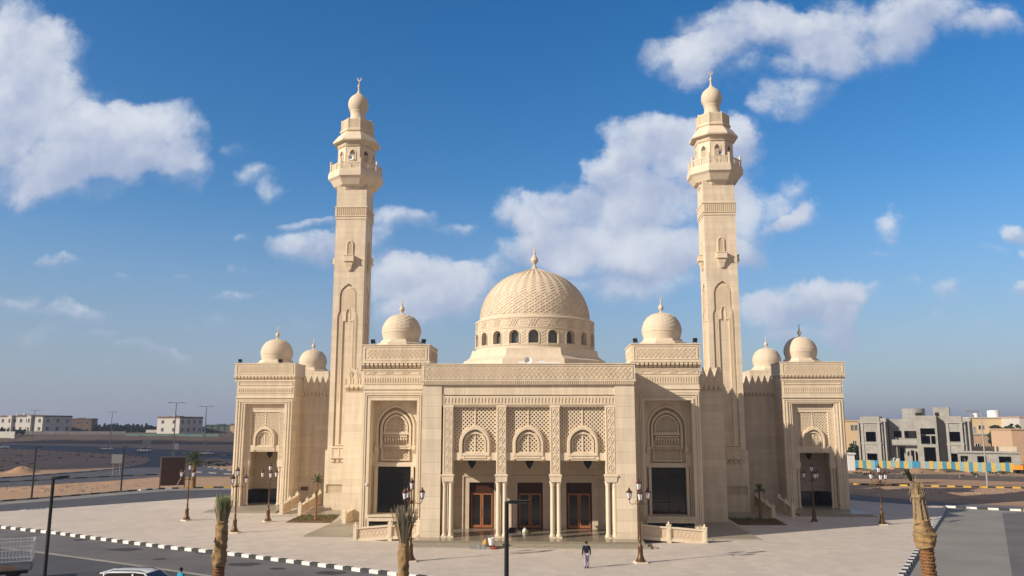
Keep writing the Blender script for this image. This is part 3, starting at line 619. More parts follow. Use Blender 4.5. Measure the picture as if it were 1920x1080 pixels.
    b.add([(9.05, 1.4, .45), (9.05, 2.9, .45), (14.4, 1.4, .012), (14.4, 2.9, .012), (9.05, 1.4, -.2), (9.05, 2.9, -.2), (14.4, 1.4, -.2), (14.4, 2.9, -.2)], [(0, 2, 3, 1), (0, 4, 6, 2), (1, 3, 7, 5), (0, 1, 5, 4), (2, 6, 7, 3), (4, 5, 7, 6)])
    B(b, 'ramp', 'granite2', MQ)
    b = MB(); b.box(15.4, 19.4, 3.2, 22.0, -.2, .12); b.box(15.4, 24.0, 20.2, 30.9, -.2, .14); b.box(9.1, 15.4, 3.0, 6.5, -.2, .1); B(b, 'terrace', 'granite2', MQ)
    b = MB(); b.ring(rect(19.25, 23.58, -.2, 6.7), rect(20.4, 23.3, 2.0, 2.9), 24.25, 24.4, c=(21.9, 2.4)); b.box(19.25, 23.58, 24.4, 28.2, -.2, 6.7); frieze_frame(b, 20.3, 23.4, 1.9, 3.0, 24.25, .03, .05); interlace(b, 20.4, 23.3, 2.05, 2.85, 24.39, .06, .3)
    B(b, 'minaret_base', 'stone2', MQ)
for s in (1, -1): flank(s)

# --- domes
def dome_profile(k=1.0): return [(1.72, .28), (1.76, .6), (1.84, .85), (1.9, 1.15), (1.9, 1.4), (1.84, 1.7), (1.70, 2.05), (1.47, 2.4), (1.15, 2.68), (.78, 2.86), (.42, 2.97), (.15, 3.06), (.06, 3.2)]
def small_dome(x, y, z):
    b = MB(); b.lathe(dome_profile(), 40, (x, y, z)); d = b.build('small_dome', 'dome', MQ, smooth='auto')
    b = MB(); b.lathe([(2.35, -.3), (2.35, .02), (2.05, .12), (1.93, .36), (1.78, .38)], 8, (x, y, z), rot=PI/8); b.build('dome_base', 'dome', d)
    b = MB()
    for zz, r in ((1.12, 1.915), (1.42, 1.905)): b.lathe([(r-.05, zz-.03), (r+.012, zz-.02), (r+.012, zz+.02), (r-.05, zz+.03)], 40, (x, y, z), cap=False)
    def rad(h):
        p = dome_profile()
        for i in range(len(p)-1):
            if p[i][1] <= h <= p[i+1][1]: return p[i][0]+(p[i+1][0]-p[i][0])*(h-p[i][1])/(p[i+1][1]-p[i][1])
        return .1
    n = 26
    for k in range(n):
        a0 = 2*PI*k/n; w = 2*PI/n
        for i in range(9):
            h = 1.5+i*.155
            for (t0, h0, t1, h1) in (((0, h, 1, h+.15),) if (i+k) % 2 else ((1, h, 0, h+.15),)):
                p = []
                for t, hh in ((t0, h0), (t1, h1)):
                    hh = min(hh, 3.0); r = rad(hh)+.0; p.append((x+r*math.cos(a0+t*w), y+r*math.sin(a0+t*w), z+hh))
                b.bar(p[0], p[1], .045, .045, up=Vector((math.cos(a0+.5*w), math.sin(a0+.5*w), .3)))
    b.build('dome_relief', 'dome', d)
    finial(d, x, y, z+3.0, 1.55)
for s in (-1, 1):
    small_dome(s*12.62, 10.2, 17.22); small_dome(s*31.45, 29.5, 16.86); small_dome(s*31.35, 44.5, 16.95)

DY = 30.5
prof = []
for i in range(25):
    t = i/24; a = t*PI/2
    r = 6.64*math.cos(a); z = 22.1+6.05*math.sin(a)
    z += .6*max(0, (t-.8)/.2)**1.8; r = 6.64*math.cos(a)**(.97 if t < .7 else 1.0)
    prof.append((max(r, .12), z))
def mrad(z):
    for i in range(len(prof)-1):
        if prof[i][1] <= z <= prof[i+1][1]: return prof[i][0]+(prof[i+1][0]-prof[i][0])*(z-prof[i][1])/(prof[i+1][1]-prof[i][1])
    return .12
b = MB(); b.lathe(prof, 96, (0, DY, 0)); D = b.build('main_dome', 'dome', MQ, smooth=True)
b = MB(); NC = 66
zs = []
a = .0
while a < 1.42: zs.append(a); a += .066
def dpt(aa, t, off=.02):
    t = min(t, 1.53); r = 6.64*math.cos(t); tt = t/(PI/2); z = 22.1+6.05*math.sin(t)+.6*max(0, (tt-.8)/.2)**1.8
    return (r+off)*math.cos(aa), DY+(r+off)*math.sin(aa), z+off*math.sin(t)
for i, t in enumerate(zs):
    for k in range(NC):
        s = 1 if ((k+(i if t < .42 else 0)) % 2) else -1; w = 2*PI/NC; aa = k*w
        mid = Vector((math.cos(aa+.5*w), math.sin(aa+.5*w), math.tan(min(t, 1.4))))
        h = .066*.85
        g = .02
        p = dpt(aa+w*g, t+(0 if s > 0 else h)); q = dpt(aa+w*(1-g), t+(h if s > 0 else 0))
        wd = .12*max(.3, math.cos(t)**.6)
        b.bar(p, q, wd*1.1, .105, up=mid)
        if t < .42: b.bar(dpt(aa+w*g, t+(h if s > 0 else 0)), dpt(aa+w*(1-g), t+(0 if s > 0 else h)), wd*.7, .075, up=mid)
b.build('woven_relief', 'dome', D)
for zz in ():
    pass
finial(D, 0, DY, 28.75, 2.75)
# drum
NW = 20; RO = 7.17
b = MB()
b.lathe([(RO, 17.0), (RO, 18.45)], 80, (0, DY, 0))
b.lathe([(RO+.06, 18.45), (RO+.06, 18.52), (RO, 18.55)], 80, (0, DY, 0))
b.lathe([(RO, 20.28), (RO, 20.36), (RO+.07, 20.4), (RO+.07, 20.5), (RO, 20.52), (RO, 21.55), (RO+.08, 21.58), (RO+.08, 21.72), (RO-.1, 21.82), (6.72, 21.86), (6.72, 22.12), (6.6, 22.16)], 80, (0, DY, 0))
for k in range(NW):                                   # curved piers between windows, each with an arched head piece
    a0 = -PI/2+2*PI*k/NW; w = 2*PI/NW; hw = .60/RO; n = 6
    def P(a, z, r=RO): return (r*math.cos(a), DY+r*math.sin(a), z)
    # pier
    L = [a0+hw+(w-2*hw)*i/n for i in range(n+1)]
    vs = []; fs = []
    for a in L: vs += [P(a, 18.45), P(a, 20.36), P(a, 18.45, RO-.7), P(a, 20.36, RO-.7)]
    for i in range(n):
        o = 4*i; fs += [(o, o+4, o+5, o+1), (o+2, o+3, o+7, o+6), (o, o+2, o+6, o+4)]
    fs += [(0, 1, 3, 2), (4*n, 4*n+2, 4*n+3, 4*n+1)]
    b.add(vs, fs)
    # spandrel above the arch
    m = 10; vs = []; fs = []
    for i in range(m+1):
        t = PI*i/m; a = a0-hw*math.cos(t); z = 19.62+.58*math.sin(t)
        vs += [P(a, z), P(a, 20.36), P(a, z, RO-.7), P(a, 20.36, RO-.7)]
    for i in range(m):
        o = 4*i; fs += [(o, o+4, o+5, o+1), (o, o+2, o+6, o+4)]
    b.add(vs, fs)
dr = b.build('drum', 'dome', D, fixn=True)
for p in dr.data.polygons: p.use_smooth = False
b = MB()
for k in range(NW):                                   # arch mouldings and carved panels between
    a0 = -PI/2+2*PI*k/NW
    pts = [(-.64, 18.62), (-.64, 19.62)]+[(-.64*math.cos(PI*i/10), 19.62+.64*math.sin(PI*i/10)) for i in range(1, 10)]+[(.64, 19.62), (.64, 18.62), (-.64, 18.62)]
    for i in range(len(pts)-1):
        (u0, z0), (u1, z1) = pts[i], pts[i+1]
        f = lambda u, z: ((RO+.02)*math.cos(a0+u/RO), DY+(RO+.02)*math.sin(a0+u/RO), z)
        b.bar(f(u0, z0), f(u1, z1), .11, .1, up=(math.cos(a0), math.sin(a0), 0))
    am = a0+PI/NW
    f = lambda u, z: ((RO+.01)*math.cos(am+u/RO), DY+(RO+.01)*math.sin(am+u/RO), z)
    for q in range(4):
        z = 18.72+q*.36
        b.bar(f(-.25, z), f(.25, z+.34), .06, .07, up=(math.cos(am), math.sin(am), 0)); b.bar(f(.25, z), f(-.25, z+.34), .06, .06, up=(math.cos(am), math.sin(am), 0))
# interlaced band
NB = 40
for k in range(NB):
    a0 = -PI/2+2*PI*(k-.5)/NB; w = 2*PI/NB*RO
    f = lambda u, z: ((RO+.02)*math.cos(a0+u/RO), DY+(RO+.02)*math.sin(a0+u/RO), z)
    up = (math.cos(a0), math.sin(a0), 0)
    if k % 2 == 0:
        for q in range(3):
            for sg in (1, -1):
                z0, z1 = (20.62, 21.45) if sg > 0 else (21.45, 20.62)
                b.bar(f(q*.30-.05, z0), f(q*.30+.42, z1), .07, .07+.005*sg, up=up)
    else:
        for z, i0, i1 in ((20.62, -.05, w+.05), (20.88, .12, w-.12), (21.19, .12, w-.12), (21.45, -.05, w+.05)): b.bar(f(i0, z), f(i1, z), .07, .07, up=up)
b.build('carved_band', 'dome', D)
b = MB(); b.lathe([(RO-.62, 18.5), (RO-.62, 20.3)], 60, (0, DY, 0), cap=False); b.build('drum_glazing', 'glass_dim', D)
b = MB()
b.lathe([(9.3, 15.3), (8.95, 16.84), (8.6, 17.0), (8.2, 17.3), (8.02, 17.75), (7.96, 18.1), (7.0, 18.12)], 8, (0, DY, 0), rot=PI/8); b.build('dome_plinth', 'dome', MQ)

# --- corner pavilions (wings)
def pavilion(s):
    mir = s < 0
    def B(b, n, m, p, **k): return b.build(n, m, p, mirror=mir, **k)
    X0, X1, Y0 = 28.5, 35.4, 27.5; c = 31.93
    b = MB()
    b.ring(rect(X0, X1, -.2, 12.6), rect(29.56, 34.3, -.21, 11.97), Y0, Y0+1.0, c=(c, 5))
    b.box(X0, 29.5, Y0+1.0, 34.6, -.2, 12.6); b.box(34.36, X1, Y0+1.0, 34.6, -.2, 12.6); b.box(29.5, 34.36, 33.2, 34.6, -.2, 12.6)
    b.box(29.5, 34.36, Y0+1.0, 33.2, 6.55, 7.0); b.box(X0, X1, Y0+.02, 31.3, 12.6, 15.3)
    o = B(b, 'corner_pavilion', 'stone2', MQ)
    b = MB()
    for e, y in ((.12, .07), (.42, .12), (.72, .07)): b.ring(rect(X0+e, X1-e, .0, 12.52-e*.6), rect(X0+e+.11, X1-e-.11, .02, 12.41-e*.6), Y0-y, Y0+.03, c=(c, 6))
    b.box(X0-.04, X1+.05, Y0-.15, 34.6, 12.62, 12.78)
    B(b, 'stepped_frame', 'light', o)
    b = MB(); b.box(28.42, 35.72, Y0-.15, 31.4, 15.3, 16.66); b.box(28.36, 35.8, Y0-.22, 31.5, 16.66, 16.76); b.box(28.34, 35.82, Y0-.26, 31.5, 15.2, 15.32); p = B(b, 'parapet', 'stone2', MQ)
    b = MB(); frieze_frame(b, 28.65, 35.5, 15.45, 16.52, Y0-.15, .05); interlace(b, 28.95, 35.2, 15.6, 16.36, Y0-.15, .06, .38); B(b, 'carved_frieze', 'carved', p)
    b = MB(); brackets(b, 28.4, 35.75, 14.76, 15.2, Y0-.24, Y0+.03, .42); b.box(28.4, 35.7, Y0-.06, Y0+.03, 14.6, 14.74); B(b, 'bracket_row', 'carved', p)
    b = MB(); frieze_frame(b, 28.7, 35.2, 14.15, 14.5, Y0, .05, .045); pointed_row(b, 28.7, 35.2, 13.2, 13.95, Y0+.02, .09, .24); pointed_row(b, 29.6, 34.3, 11.3, 11.95, Y0+.5, .09, .24); B(b, 'zigzag_frieze', 'carved', o)
    b = MB()
    for q in (29.9, 33.96):
        b.box(q-.34, q+.34, Y0+.45, Y0+1.0, 5.35, 11.25); b.taper(q-.4, q+.4, Y0+.35, Y0+1.05, 4.65, 5.35, .05, .05)
    b.box(29.56, 34.3, Y0+.5, Y0+1.0, 11.0, 11.98); B(b, 'screen_surround', 'light', o)
    for q in (29.9, 33.96): b = MB(); scroll_panel(b, q-.28, q+.28, 5.5, 11.1, Y0+.45, .06); B(b, 'arabesque', 'carved', o)
    for q in (29.74, 30.06, 33.8, 34.12): column(MQ, s*q, Y0+.7, .25, 4.65, .14)
    a0, a1 = 30.24, 33.62
    b = MB(); lattice(b, a0, a1, 7.15, 11.0, Y0+.62, Y0+.76, .32, .10); b.box(c-.05, c+.05, Y0+.58, Y0+.8, 7.1, 11); b.box(a0, a1, Y0+.45, Y0+.95, 6.4, 7.15)
    l = B(b, 'lattice_screen', 'carved', MQ)
    arch_window_front(l, s*c, 1.3, 6.6, 7.9, 9.35, Y0+.62)
    b = MB(); b.box(29.52, 34.34, 32.0, 33.2, .2, 6.5); B(b, 'back_wall', 'inner', o)
    b = MB(); b.box(29.52, 34.34, 31.9, 31.99, .2, 1.85); b.box(29.52, 29.6, 28.6, 31.9, .2, 1.85); b.box(34.26, 34.34, 28.6, 31.9, .2, 1.85); B(b, 'dark_dado', 'glass', o)
    b = MB(); b.box(28.2, 36.2, 21.8, 27.6, -.2, .1); b.box(28.2, 35.9, 22.3, 33.2, -.2, .22); B(b, 'podium', 'granite2', MQ)
    # rear tower
    b = MB(); b.box(28.4, 34.8, 41.5, 47.8, -.2, 15.2); b.box(28.2, 35.0, 41.3, 48, 15.2, 16.7); B(b, 'rear_tower', 'stone2', MQ)
for s in (1, -1): pavilion(s)

# ------------------------------------------------------------------ minarets
def minaret(label):
    T = empty('minaret', (0, 0, 0), label, 'minaret', 'twin minarets of the mosque')
    H = 1.75
    b = MB()
    # shaft: corner piers and wall with a tall stepped niche on each face
    b.box(-1.52, 1.52, -1.52, 1.52, -.2, 37.2)
    nb, nt = 7.2, 25.3
    faces = []
    out_n = [(-1.18, nb), (1.18, nb), (1.18, 21.7), (.98, 22.2), (.98, 24.05), (.85, 24.6), (.5, 25.05), (0, 25.4), (-.5, 25.05), (-.85, 24.6), (-.98, 24.05), (-.98, 22.2), (-1.18, 21.7)]
    m = MB(); m.ring(rect(-H, H, 6.0, 26.3), out_n, -H, -1.50, c=(0, 15.5))
    m.box(-H, H, -H, -1.5, -.2, 6.0); m.box(-H, H, -H, -1.5, 26.3, 37.2)
    for k in range(4):
        st = len(b.v); b.v += m.v; b.f += [[i+st for i in f] for f in m.f]; b.mi += m.mi
        b.move(st, Matrix.Scale(.999-.001*(k % 2), 4) @ Matrix.Rotation(k*PI/2, 4, 'Z'))
    sh = b.build('shaft', 'stone2', T)
    b = MB()
    inner = [(-.66, nb+.1), (.66, nb+.1), (.66, 21.2), (.28, 21.2), (.28, 22.1), (.16, 22.5), (0, 22.65), (-.16, 22.5), (-.28, 22.1), (-.28, 21.2), (-.66, 21.2)]
    mid = [(-1.02, nb+.05), (1.02, nb+.05), (1.02, 21.75), (.82, 22.25), (.82, 24.0), (.7, 24.5), (.42, 24.85), (0, 25.15), (-.42, 24.85), (-.7, 24.5), (-.82, 24.0), (-.82, 22.25), (-1.02, 21.75)]
    for k in range(4):
        m = MB()
        m.ring(mid, inner, -1.62, -1.5, c=(0, 15.5))
        m.ring(inner, [(x*.84, z+(.12 if z < 10 else -.14)) for x, z in inner], -1.66, -1.5, c=(0, 15.5))
        z = 12.
        while z < 21.6:                                       # diaper relief down both sides
            for q in (-1, 1): m.bar((q*.72, -1.635, z), (q*.96, -1.635, z+.2), .04, .06); m.bar((q*.96, -1.635, z), (q*.72, -1.635, z+.2), .036, .06)
            z += .24
        for i in range(12):
            zz = 22.5+i*.2
            m.bar((-.8, -1.63, zz-.3), (.8, -1.63, zz+.3), .05, .07)
            m.bar((.8, -1.625, zz-.3), (-.8, -1.625, zz+.3), .05, .07)
        for i in range(46):
            zz = 12.2+i*.19
            m.bar((-.5, -1.52, zz), (.5, -1.52, zz+(.22 if i % 2 else -.22)), .04, .05)
        st = len(b.v); b.v += m.v; b.f += [[i+st for i in f] for f in m.f]; b.mi += m.mi
        b.move(st, Matrix.Rotation(k*PI/2, 4, 'Z'))
    b.build('niche_carving', 'carved', T)
    for k in range(4):
        b = MB(); y = -H
        b.ring([(-.38, 28.3), (.38, 28.3), (.38, 30.0), (.2, 30.3), (0, 30.45), (-.2, 30.3), (-.38, 30.0)], [(-.27, 28.4), (.27, 28.4), (.27, 29.9), (.14, 30.15), (0, 30.25), (-.14, 30.15), (-.27, 29.9)], y-.12, y+.01, c=(0, 29.3))
        lattice(b, -.27, .27, 28.4, 30.1, y-.06, y+.0, .26, .06)
        b.box(-.55, .55, y-.5, y+.01, 27.95, 28.5); b.box(-.6, .6, y-.55, y+.01, 28.5, 28.58); b.box(-.6, .6, y-.55, y+.01, 27.87, 27.95)
        b.taper(-.5, .5, y-.42, y+.01, 27.4, 27.87, .15, .1); b.taper(-.34, .34, y-.3, y+.01, 26.85, 27.4, .16, .1)
        b.move(0, Matrix.Rotation(k*PI/2, 4, 'Z')); b.build('bracket_window', 'carved', T)
    b = MB()                                                  # belt with fluted frieze
    b.box(-1.9, 1.9, -1.9, 1.9, 34.25, 34.4); b.box(-1.86, 1.86, -1.86, 1.86, 33.2, 33.32); b.box(-1.82, 1.82, -1.82, 1.82, 32.9, 33.02); b.box(-1.78, 1.78, -1.78, 1.78, 33.02, 34.25)
    for k in range(4):
        st = len(b.v)
        for i in range(16): b.box(-1.74+i*.227, -1.74+i*.227+.11, -1.86, -1.77, 33.34, 34.22)
        b.move(st, Matrix.Rotation(k*PI/2, 4, 'Z'))
    b.build('fluted_belt', 'carved', T)
    oc = PI/8; ap = 1/math.cos(PI/8)
    b = MB(); b.lathe([(1.8*ap, 36.2), (2.1*ap, 36.55), (2.15*ap, 36.7), (2.55*ap, 36.9), (3.0*ap, 37.55), (3.28*ap, 37.8), (3.3*ap, 38.35), (3.22*ap, 38.4), (3.22*ap, 38.62), (2.3*ap, 38.64)], 8, rot=oc); bal = b.build('balcony', 'light', T)
    b = MB()
    for k in range(8):
        m = MB(); hw = 3.0*math.tan(PI/8)
        m.box(-hw, hw, -3.06, -2.94, 38.62, 38.76); m.box(-hw, hw, -3.05, -2.95, 39.42, 39.54)
        m.box(-.1, .1, -3.05, -2.95, 38.7, 39.5)
        for q in (-1, 1): m.box(q*(hw-.02)-.11, q*(hw-.02)+.11, -3.10, -2.88, 38.6, 39.95)
        for q0 in (-hw+.2, .18):
            lattice(m, q0, q0+hw-.4, 38.76, 39.42, -3.02, -2.97, .2, .06)
        st = len(b.v); b.v += m.v; b.f += [[i+st for i in f] for f in m.f]; b.mi += m.mi
        b.move(st, Matrix.Scale(.9995-.0005*(k % 2), 4) @ Matrix.Rotation(k*PI/4, 4, 'Z'))
    b.build('railing', 'light', bal)
    b = MB(); b.lathe([(2.2*ap, 38.5), (2.2*ap, 41.75), (2.3*ap, 41.85), (2.3*ap, 41.95), (2.42*ap, 42.02), (2.42*ap, 42.12), (2.85*ap, 42.2), (2.88*ap, 42.38), (2.2*ap, 43.25), (1.98*ap, 43.4)], 8, rot=oc); lt = b.build('lantern_room', 'light', T)
    b = MB()
    for k in range(8):
        m = MB(); m.ring(arch(0, .46, 39.3, 40.6, 41.3), arch(0, .34, 39.42, 40.6, 41.15), -2.27, -2.19, c=(0, 40.4)); lattice(m, -.33, .33, 39.4, 40.6, -2.24, -2.205, .22, .055)
        for i in range(9): m.box(-.86+i*.2, -.86+i*.2+.1, -2.34, -2.19, 41.6, 41.74)
        m.box(-.93, -.87, -2.23, -2.19, 38.7, 41.7); m.box(.87, .93, -2.23, -2.19, 38.7, 41.7)
        st = len(b.v); b.v += m.v; b.f += [[i+st for i in f] for f in m.f]; b.mi += m.mi
        b.move(st, Matrix.Rotation(k*PI/4, 4, 'Z'))
    b.build('lantern_window', 'carved', lt)
    b = MB()
    for k in range(8):
        m = MB(); m.prism(arch(0, .33, 39.43, 40.6, 41.14), -2.203, -2.201)
        st = len(b.v); b.v += m.v; b.f += [[i+st for i in f] for f in m.f]; b.mi += m.mi
        b.move(st, Matrix.Rotation(k*PI/4, 4, 'Z'))
    b.build('dark_opening', 'wall_brown', lt)
    b = MB(); b.lathe([(1.95*ap, 43.3), (1.95*ap, 43.55), (2.1*ap, 43.62), (2.1*ap, 43.8), (1.9*ap, 43.84), (1.0, 43.86)], 8, rot=oc)
    for k in range(8):
        m = MB(); hw = 1.92*math.tan(PI/8)
        m.box(-hw, hw, -1.96, -1.84, 43.82, 43.98); m.box(-hw, hw, -1.96, -1.84, 45.0, 45.12)
        m.box(-hw, -hw+.12, -1.99, -1.82, 43.8, 45.2); m.box(hw-.12, hw, -1.99, -1.82, 43.8, 45.2); m.box(-.06, .06, -1.95, -1.85, 43.9, 45.1)
        m.box(-hw, hw, -1.89, -1.86, 43.9, 45.1)
        for q0 in (-hw+.14, .07): lattice(m, q0, q0+hw-.22, 43.98, 45.0, -1.95, -1.88, .22, .07)
        st = len(b.v); b.v += m.v; b.f += [[i+st for i in f] for f in m.f]; b.mi += m.mi
        b.move(st, Matrix.Scale(.9995-.0005*(k % 2), 4) @ Matrix.Rotation(k*PI/4, 4, 'Z'))
    b.build('upper_parapet', 'carved', T)
    b = MB(); b.lathe([(1.15, 43.8), (1.12, 45.2), (.96, 45.6), (.88, 46.0), (.90, 46.35), (.96, 46.45), (.96, 46.52), (.93, 46.55), (1.1, 46.85), (1.19, 47.2), (1.21, 47.5), (1.16, 47.85), (1.0, 48.2), (.72, 48.5), (.42, 48.72), (.22, 48.95), (.13, 49.2), (.09, 49.6), (.08, 49.75)], 28)
    o = b.build('bulb_dome', 'dome', T, smooth='auto')
    b = MB(); b.lathe([(.1, 49.2), (.07, 49.55), (.17, 49.7), (.2, 49.82), (.14, 49.95), (.06, 50.05), (.05, 50.15), (.11, 50.22), (.05, 50.3), (.035, 50.45)], 10); crescent(b, (0, 0, 50.72), .26)
    b.build('finial', 'dome', o, smooth='auto')
    b = MB(); b.box(-1.35, 1.35, -2.35, -1.7, 5.9, 6.0); b.box(-1.2, 1.2, -2.25, -1.7, 6.0, 7.0); b.box(-1.35, 1.35, -2.35, -1.7, 7.0, 7.1)
    for q in (-1.1, -.35, .35, 1.1): b.box(q-.08, q+.08, -2.3, -2.2, 6.0, 7.0)
    for i in range(5): b.wedge(-1.1+i*.5, -1.1+i*.5+.25, -2.2, -1.74, 5.0, 5.85)
    b.build('bracket_balcony', 'carved', T)
    return T
mt = minaret('left stone minaret, its crescent clear against plain blue sky'); mt.location = (-21.63, 26.35, -.285); mt.scale = (1.03,)*3
for o in [mt]+kids(mt)+[g for k in kids(mt) for g in kids(k)]:
    if o.name.split('.')[0] in ('balcony', 'railing', 'lantern_room', 'lantern_window', 'dark_opening', 'upper_parapet'):
        for v in o.data.vertices: v.co.x *= .91; v.co.y *= .91
place_copy(mt, (21.63, 26.35, -.285), 0, 'right stone minaret, rising in front of the big white cloud')
#==PART3==
# ------------------------------------------------------------------ placing helpers: where a sight line of the survey photo meets a depth or the ground
_r = cam.rotation_euler.to_matrix(); _o = Vector(cam.location)
def sight(px, py): return _r @ Vector(((px-960)/1534.92, (540-py)/1534.92, -1.0))
def at(px, py, Y):
    d = sight(px, py); t = (Y-_o.y)/d.y; return _o+d*t
def gp(px, py, z=0.0):
    d = sight(px, py); t = (z-_o.z)/d.z; p = _o+d*t; return (p.x, p.y)
def G2(l, z=0.0): return [gp(x, y, z) for x, y in l]

# ------------------------------------------------------------------ ground, roads, kerbs
b = MB()
b.add([(-3000, -400, -.2), (3000, -400, -.2), (3000, 5000, -.2), (-3000, 5000, -.2)], [(0, 1, 2, 3)])
struct('ground', b, 'sand', fixn=False)
PLZ = [(-66, 16.6), (-59.2, 21.9), (-55.4, 25.5), (-49.7, 33.0), (-41.6, 43.0), (-34, 52), (-20, 62), (20, 62), (36, 46), (46, 35.5), (48.9, 34.2), (43.3, 23.2), (32.2, 2.2), (24.3, -12.9), (17, -27), (5, -20.9), (-3, -16.6), (-9.8, -12.9), (-22.3, -5.9), (-28.3, -3.0), (-35.3, 0.9), (-42.9, 5.3), (-50.4, 9.0)]
b = MB(); b.slab(PLZ, -.3, 0.0); struct('plaza', b, 'paving')
# front road
def sheet(name, pts, z, m):
    b = MB(); b.add([(x, y, z) for x, y in pts], [tuple(range(len(pts)))])
    o = b.build(name, m, fixn=False)
    me = o.data
    if me.polygons[0].normal.z < 0: me.flip_normals()
    return tag(o, kind='structure')
sheet('road', [(-140, -120), (120, -120), (120, -25), (16, -25), (-66, 18), (-140, 62)], -.16, 'asphalt')
sheet('parking_lot', [(-140, -120), (40, -120)]+G2([(560, 1106), (400, 1081), (290, 1065), (160, 1047), (62, 1034), (0, 1027)], -.155)+[(-140, 30)], -.150, 'asphalt_dark')
b = MB(); L = G2([(0, 1027), (62, 1034), (160, 1047), (290, 1065), (400, 1081), (560, 1106)], -.14)
for i in range(len(L)-1): b.bar((*L[i], -.13), (*L[i+1], -.13), .28, .05)
struct('kerb_strip', b, 'asphalt_pale')
# right-hand apron of pale concrete and the darker road beyond it
sheet('apron', [(16, -29), (50, 36), (55.7, 30.2), (62, 27.6), (110, 15), (110, -29)], -.145, 'asphalt_pale')
sheet('road', [(110, -60), (110, 17), (56.0, 29.9), (52.2, 28.0), (31.2, -13.0), (7.3, -60)], -.138, 'asphalt')
sheet('road', [(36, 46), (49.4, 35.6), (62, 29), (64, 32), (50, 42), (40, 60), (30, 62)], -.15, 'asphalt')
# left-hand road behind the plaza
K1 = [(-88, -0.0), (-76, 20.6), (-68, 34.8), (-64.8, 40.9), (-60.9, 50.0), (-57.5, 56.0), (-52, 58.6), (-47.4, 59.8), (-38, 66), (-20, 74), (10, 76)]
sheet('road', [(-70, 8)]+K1[:-2]+[(-20, 74), (10, 76), (20, 60), (-20, 55), (-60, 14)], -.152, 'asphalt_dark')
def offset(pl, d):
    out = []
    for i, p in enumerate(pl):
        a = Vector(pl[max(i-1, 0)]); c = Vector(pl[min(i+1, len(pl)-1)]); t = (c-a).normalized(); out.append((p[0]+t.y*d, p[1]-t.x*d))
    return out
sheet('road_shoulder', K1+offset(K1, 4.2)[::-1], -.143, 'asphalt_pale')
def resample(pl, step):
    out = [Vector((*pl[0], 0))]; acc = 0
    for i in range(len(pl)-1):
        a, c = Vector((*pl[i], 0)), Vector((*pl[i+1], 0)); L = (c-a).length; d = (c-a)/L; t = step-acc
        while t <= L: out.append(a+d*t); t += step
        acc = L-(t-step)
    return out
def kerb(pl, step=.75, z0=-.2, z1=.06, w=.3, cols=('black', 'white'), flip=0):
    b = MB(); pts = resample(pl, step)
    for i in range(len(pts)-1):
        b.cur = (i+flip) % 2
        p, q = pts[i], pts[i+1]; d = (q-p).normalized()*.006
        b.bar((p.x+d.x, p.y+d.y, (z0+z1)/2), (q.x-d.x, q.y-d.y, (z0+z1)/2), w, z1-z0)
    return struct('kerb', b, list(cols))
FRONT = [(-66, 16.6), (-50.4, 9.0), (-42.9, 5.3), (-35.3, 0.9), (-28.3, -3.0), (-22.3, -5.9), (-9.8, -12.9), (-3, -16.6), (5, -20.9), (17, -27)]
kerb(FRONT, .78, z1=.07, w=.34)
kerb([(17, -27), (24.3, -12.9), (32.2, 2.2), (43.3, 23.2), (48.7, 33.8)], .8, z1=.07, w=.34)
kerb([(48.9, 34.2), (52.7, 31.6), (55.7, 30.2)], 1.1, z1=.07, w=.34, cols=('white', 'black'))
kerb([(55.7, 30.2), (62, 27.6), (110, 15)], 1.1, z1=.07, w=.34, cols=('yellow', 'black'))
kerb(K1[:5]+[(-59.2, 53.2)], 1.5, z1=.05, w=.3, cols=('asphalt_pale', 'black'))
kerb([(-59.2, 53.2), (-57.5, 56.0), (-54.6, 57.4)], 1.0, z1=.06, w=.32, cols=('white', 'black'))
kerb([(-54.6, 57.4), (-52, 58.6), (-47.4, 59.8), (-38, 66), (-20, 74)], 1.5, z1=.06, w=.32, cols=('yellow', 'black'))
# faded crossing stripes
b = MB()
for i in range(5):
    p = gp(35+i*10, 957-i*.6, -.14); b.box(p[0], p[0]+.9, p[1]-.5, p[1]+1.1, -.145, -.137)
struct('crossing_marking', b, 'white')
# sand verge, second road and traffic islands
sheet('sand_verge', [(-110, -40)]+K1[:9]+G2([(440, 896), (290, 896), (225, 901), (115, 908), (0, 914)], -.19)+[(-120, 30)], -.185, 'sand_orange')
sheet('road', G2([(-200, 930), (0, 914), (115, 907), (225, 900), (290, 894), (445, 893), (640, 890), (640, 849), (440, 848), (300, 842), (160, 836.5), (0, 833.5), (-300, 831)], -.19), -.178, 'asphalt_dark')
ISL = G2([(-60, 900), (0, 896), (90, 889.5), (165, 884), (230, 878), (268, 871), (283, 864), (278, 858.5), (250, 855.5), (205, 851.5), (100, 845.5), (35, 842), (-40, 840), (-200, 842), (-150, 870)], -.1)
b = MB(); b.slab(ISL, -.2, -.10); struct('traffic_island', b, 'sand')
kerb(ISL[:8], 2.2, z1=.0, w=.5, cols=('asphalt_pale', 'black')); kerb(ISL[7:13], 3.4, z1=.05, w=.8, cols=('sand_orange', 'black'))
I2 = G2([(372, 872), (400, 877), (426, 881), (470, 886), (470, 866), (400, 858.5), (374, 862)], -.1)
b = MB(); b.slab(I2, -.2, -.10); struct('traffic_island', b, 'sand')
kerb(I2[:4], 2.6, z1=.0, w=.5, cols=('asphalt_pale', 'black')); kerb(G2([(-60, 907), (0, 903.5), (96, 899), (206, 893), (293, 889.5)], -.1), 2.2, z0=-.18, z1=.02, w=.5, cols=('black', 'asphalt_pale'))
kerb(G2([(353, 884), (426, 888.5), (480, 892)], -.1), 2.6, z0=-.18, z1=.02, w=.5, cols=('black', 'asphalt_pale'))
kerb(G2([(320, 849), (435, 854), (500, 856)], -.1), 4.0, z0=-.18, z1=.05, w=.8, cols=('sand_orange', 'black'))
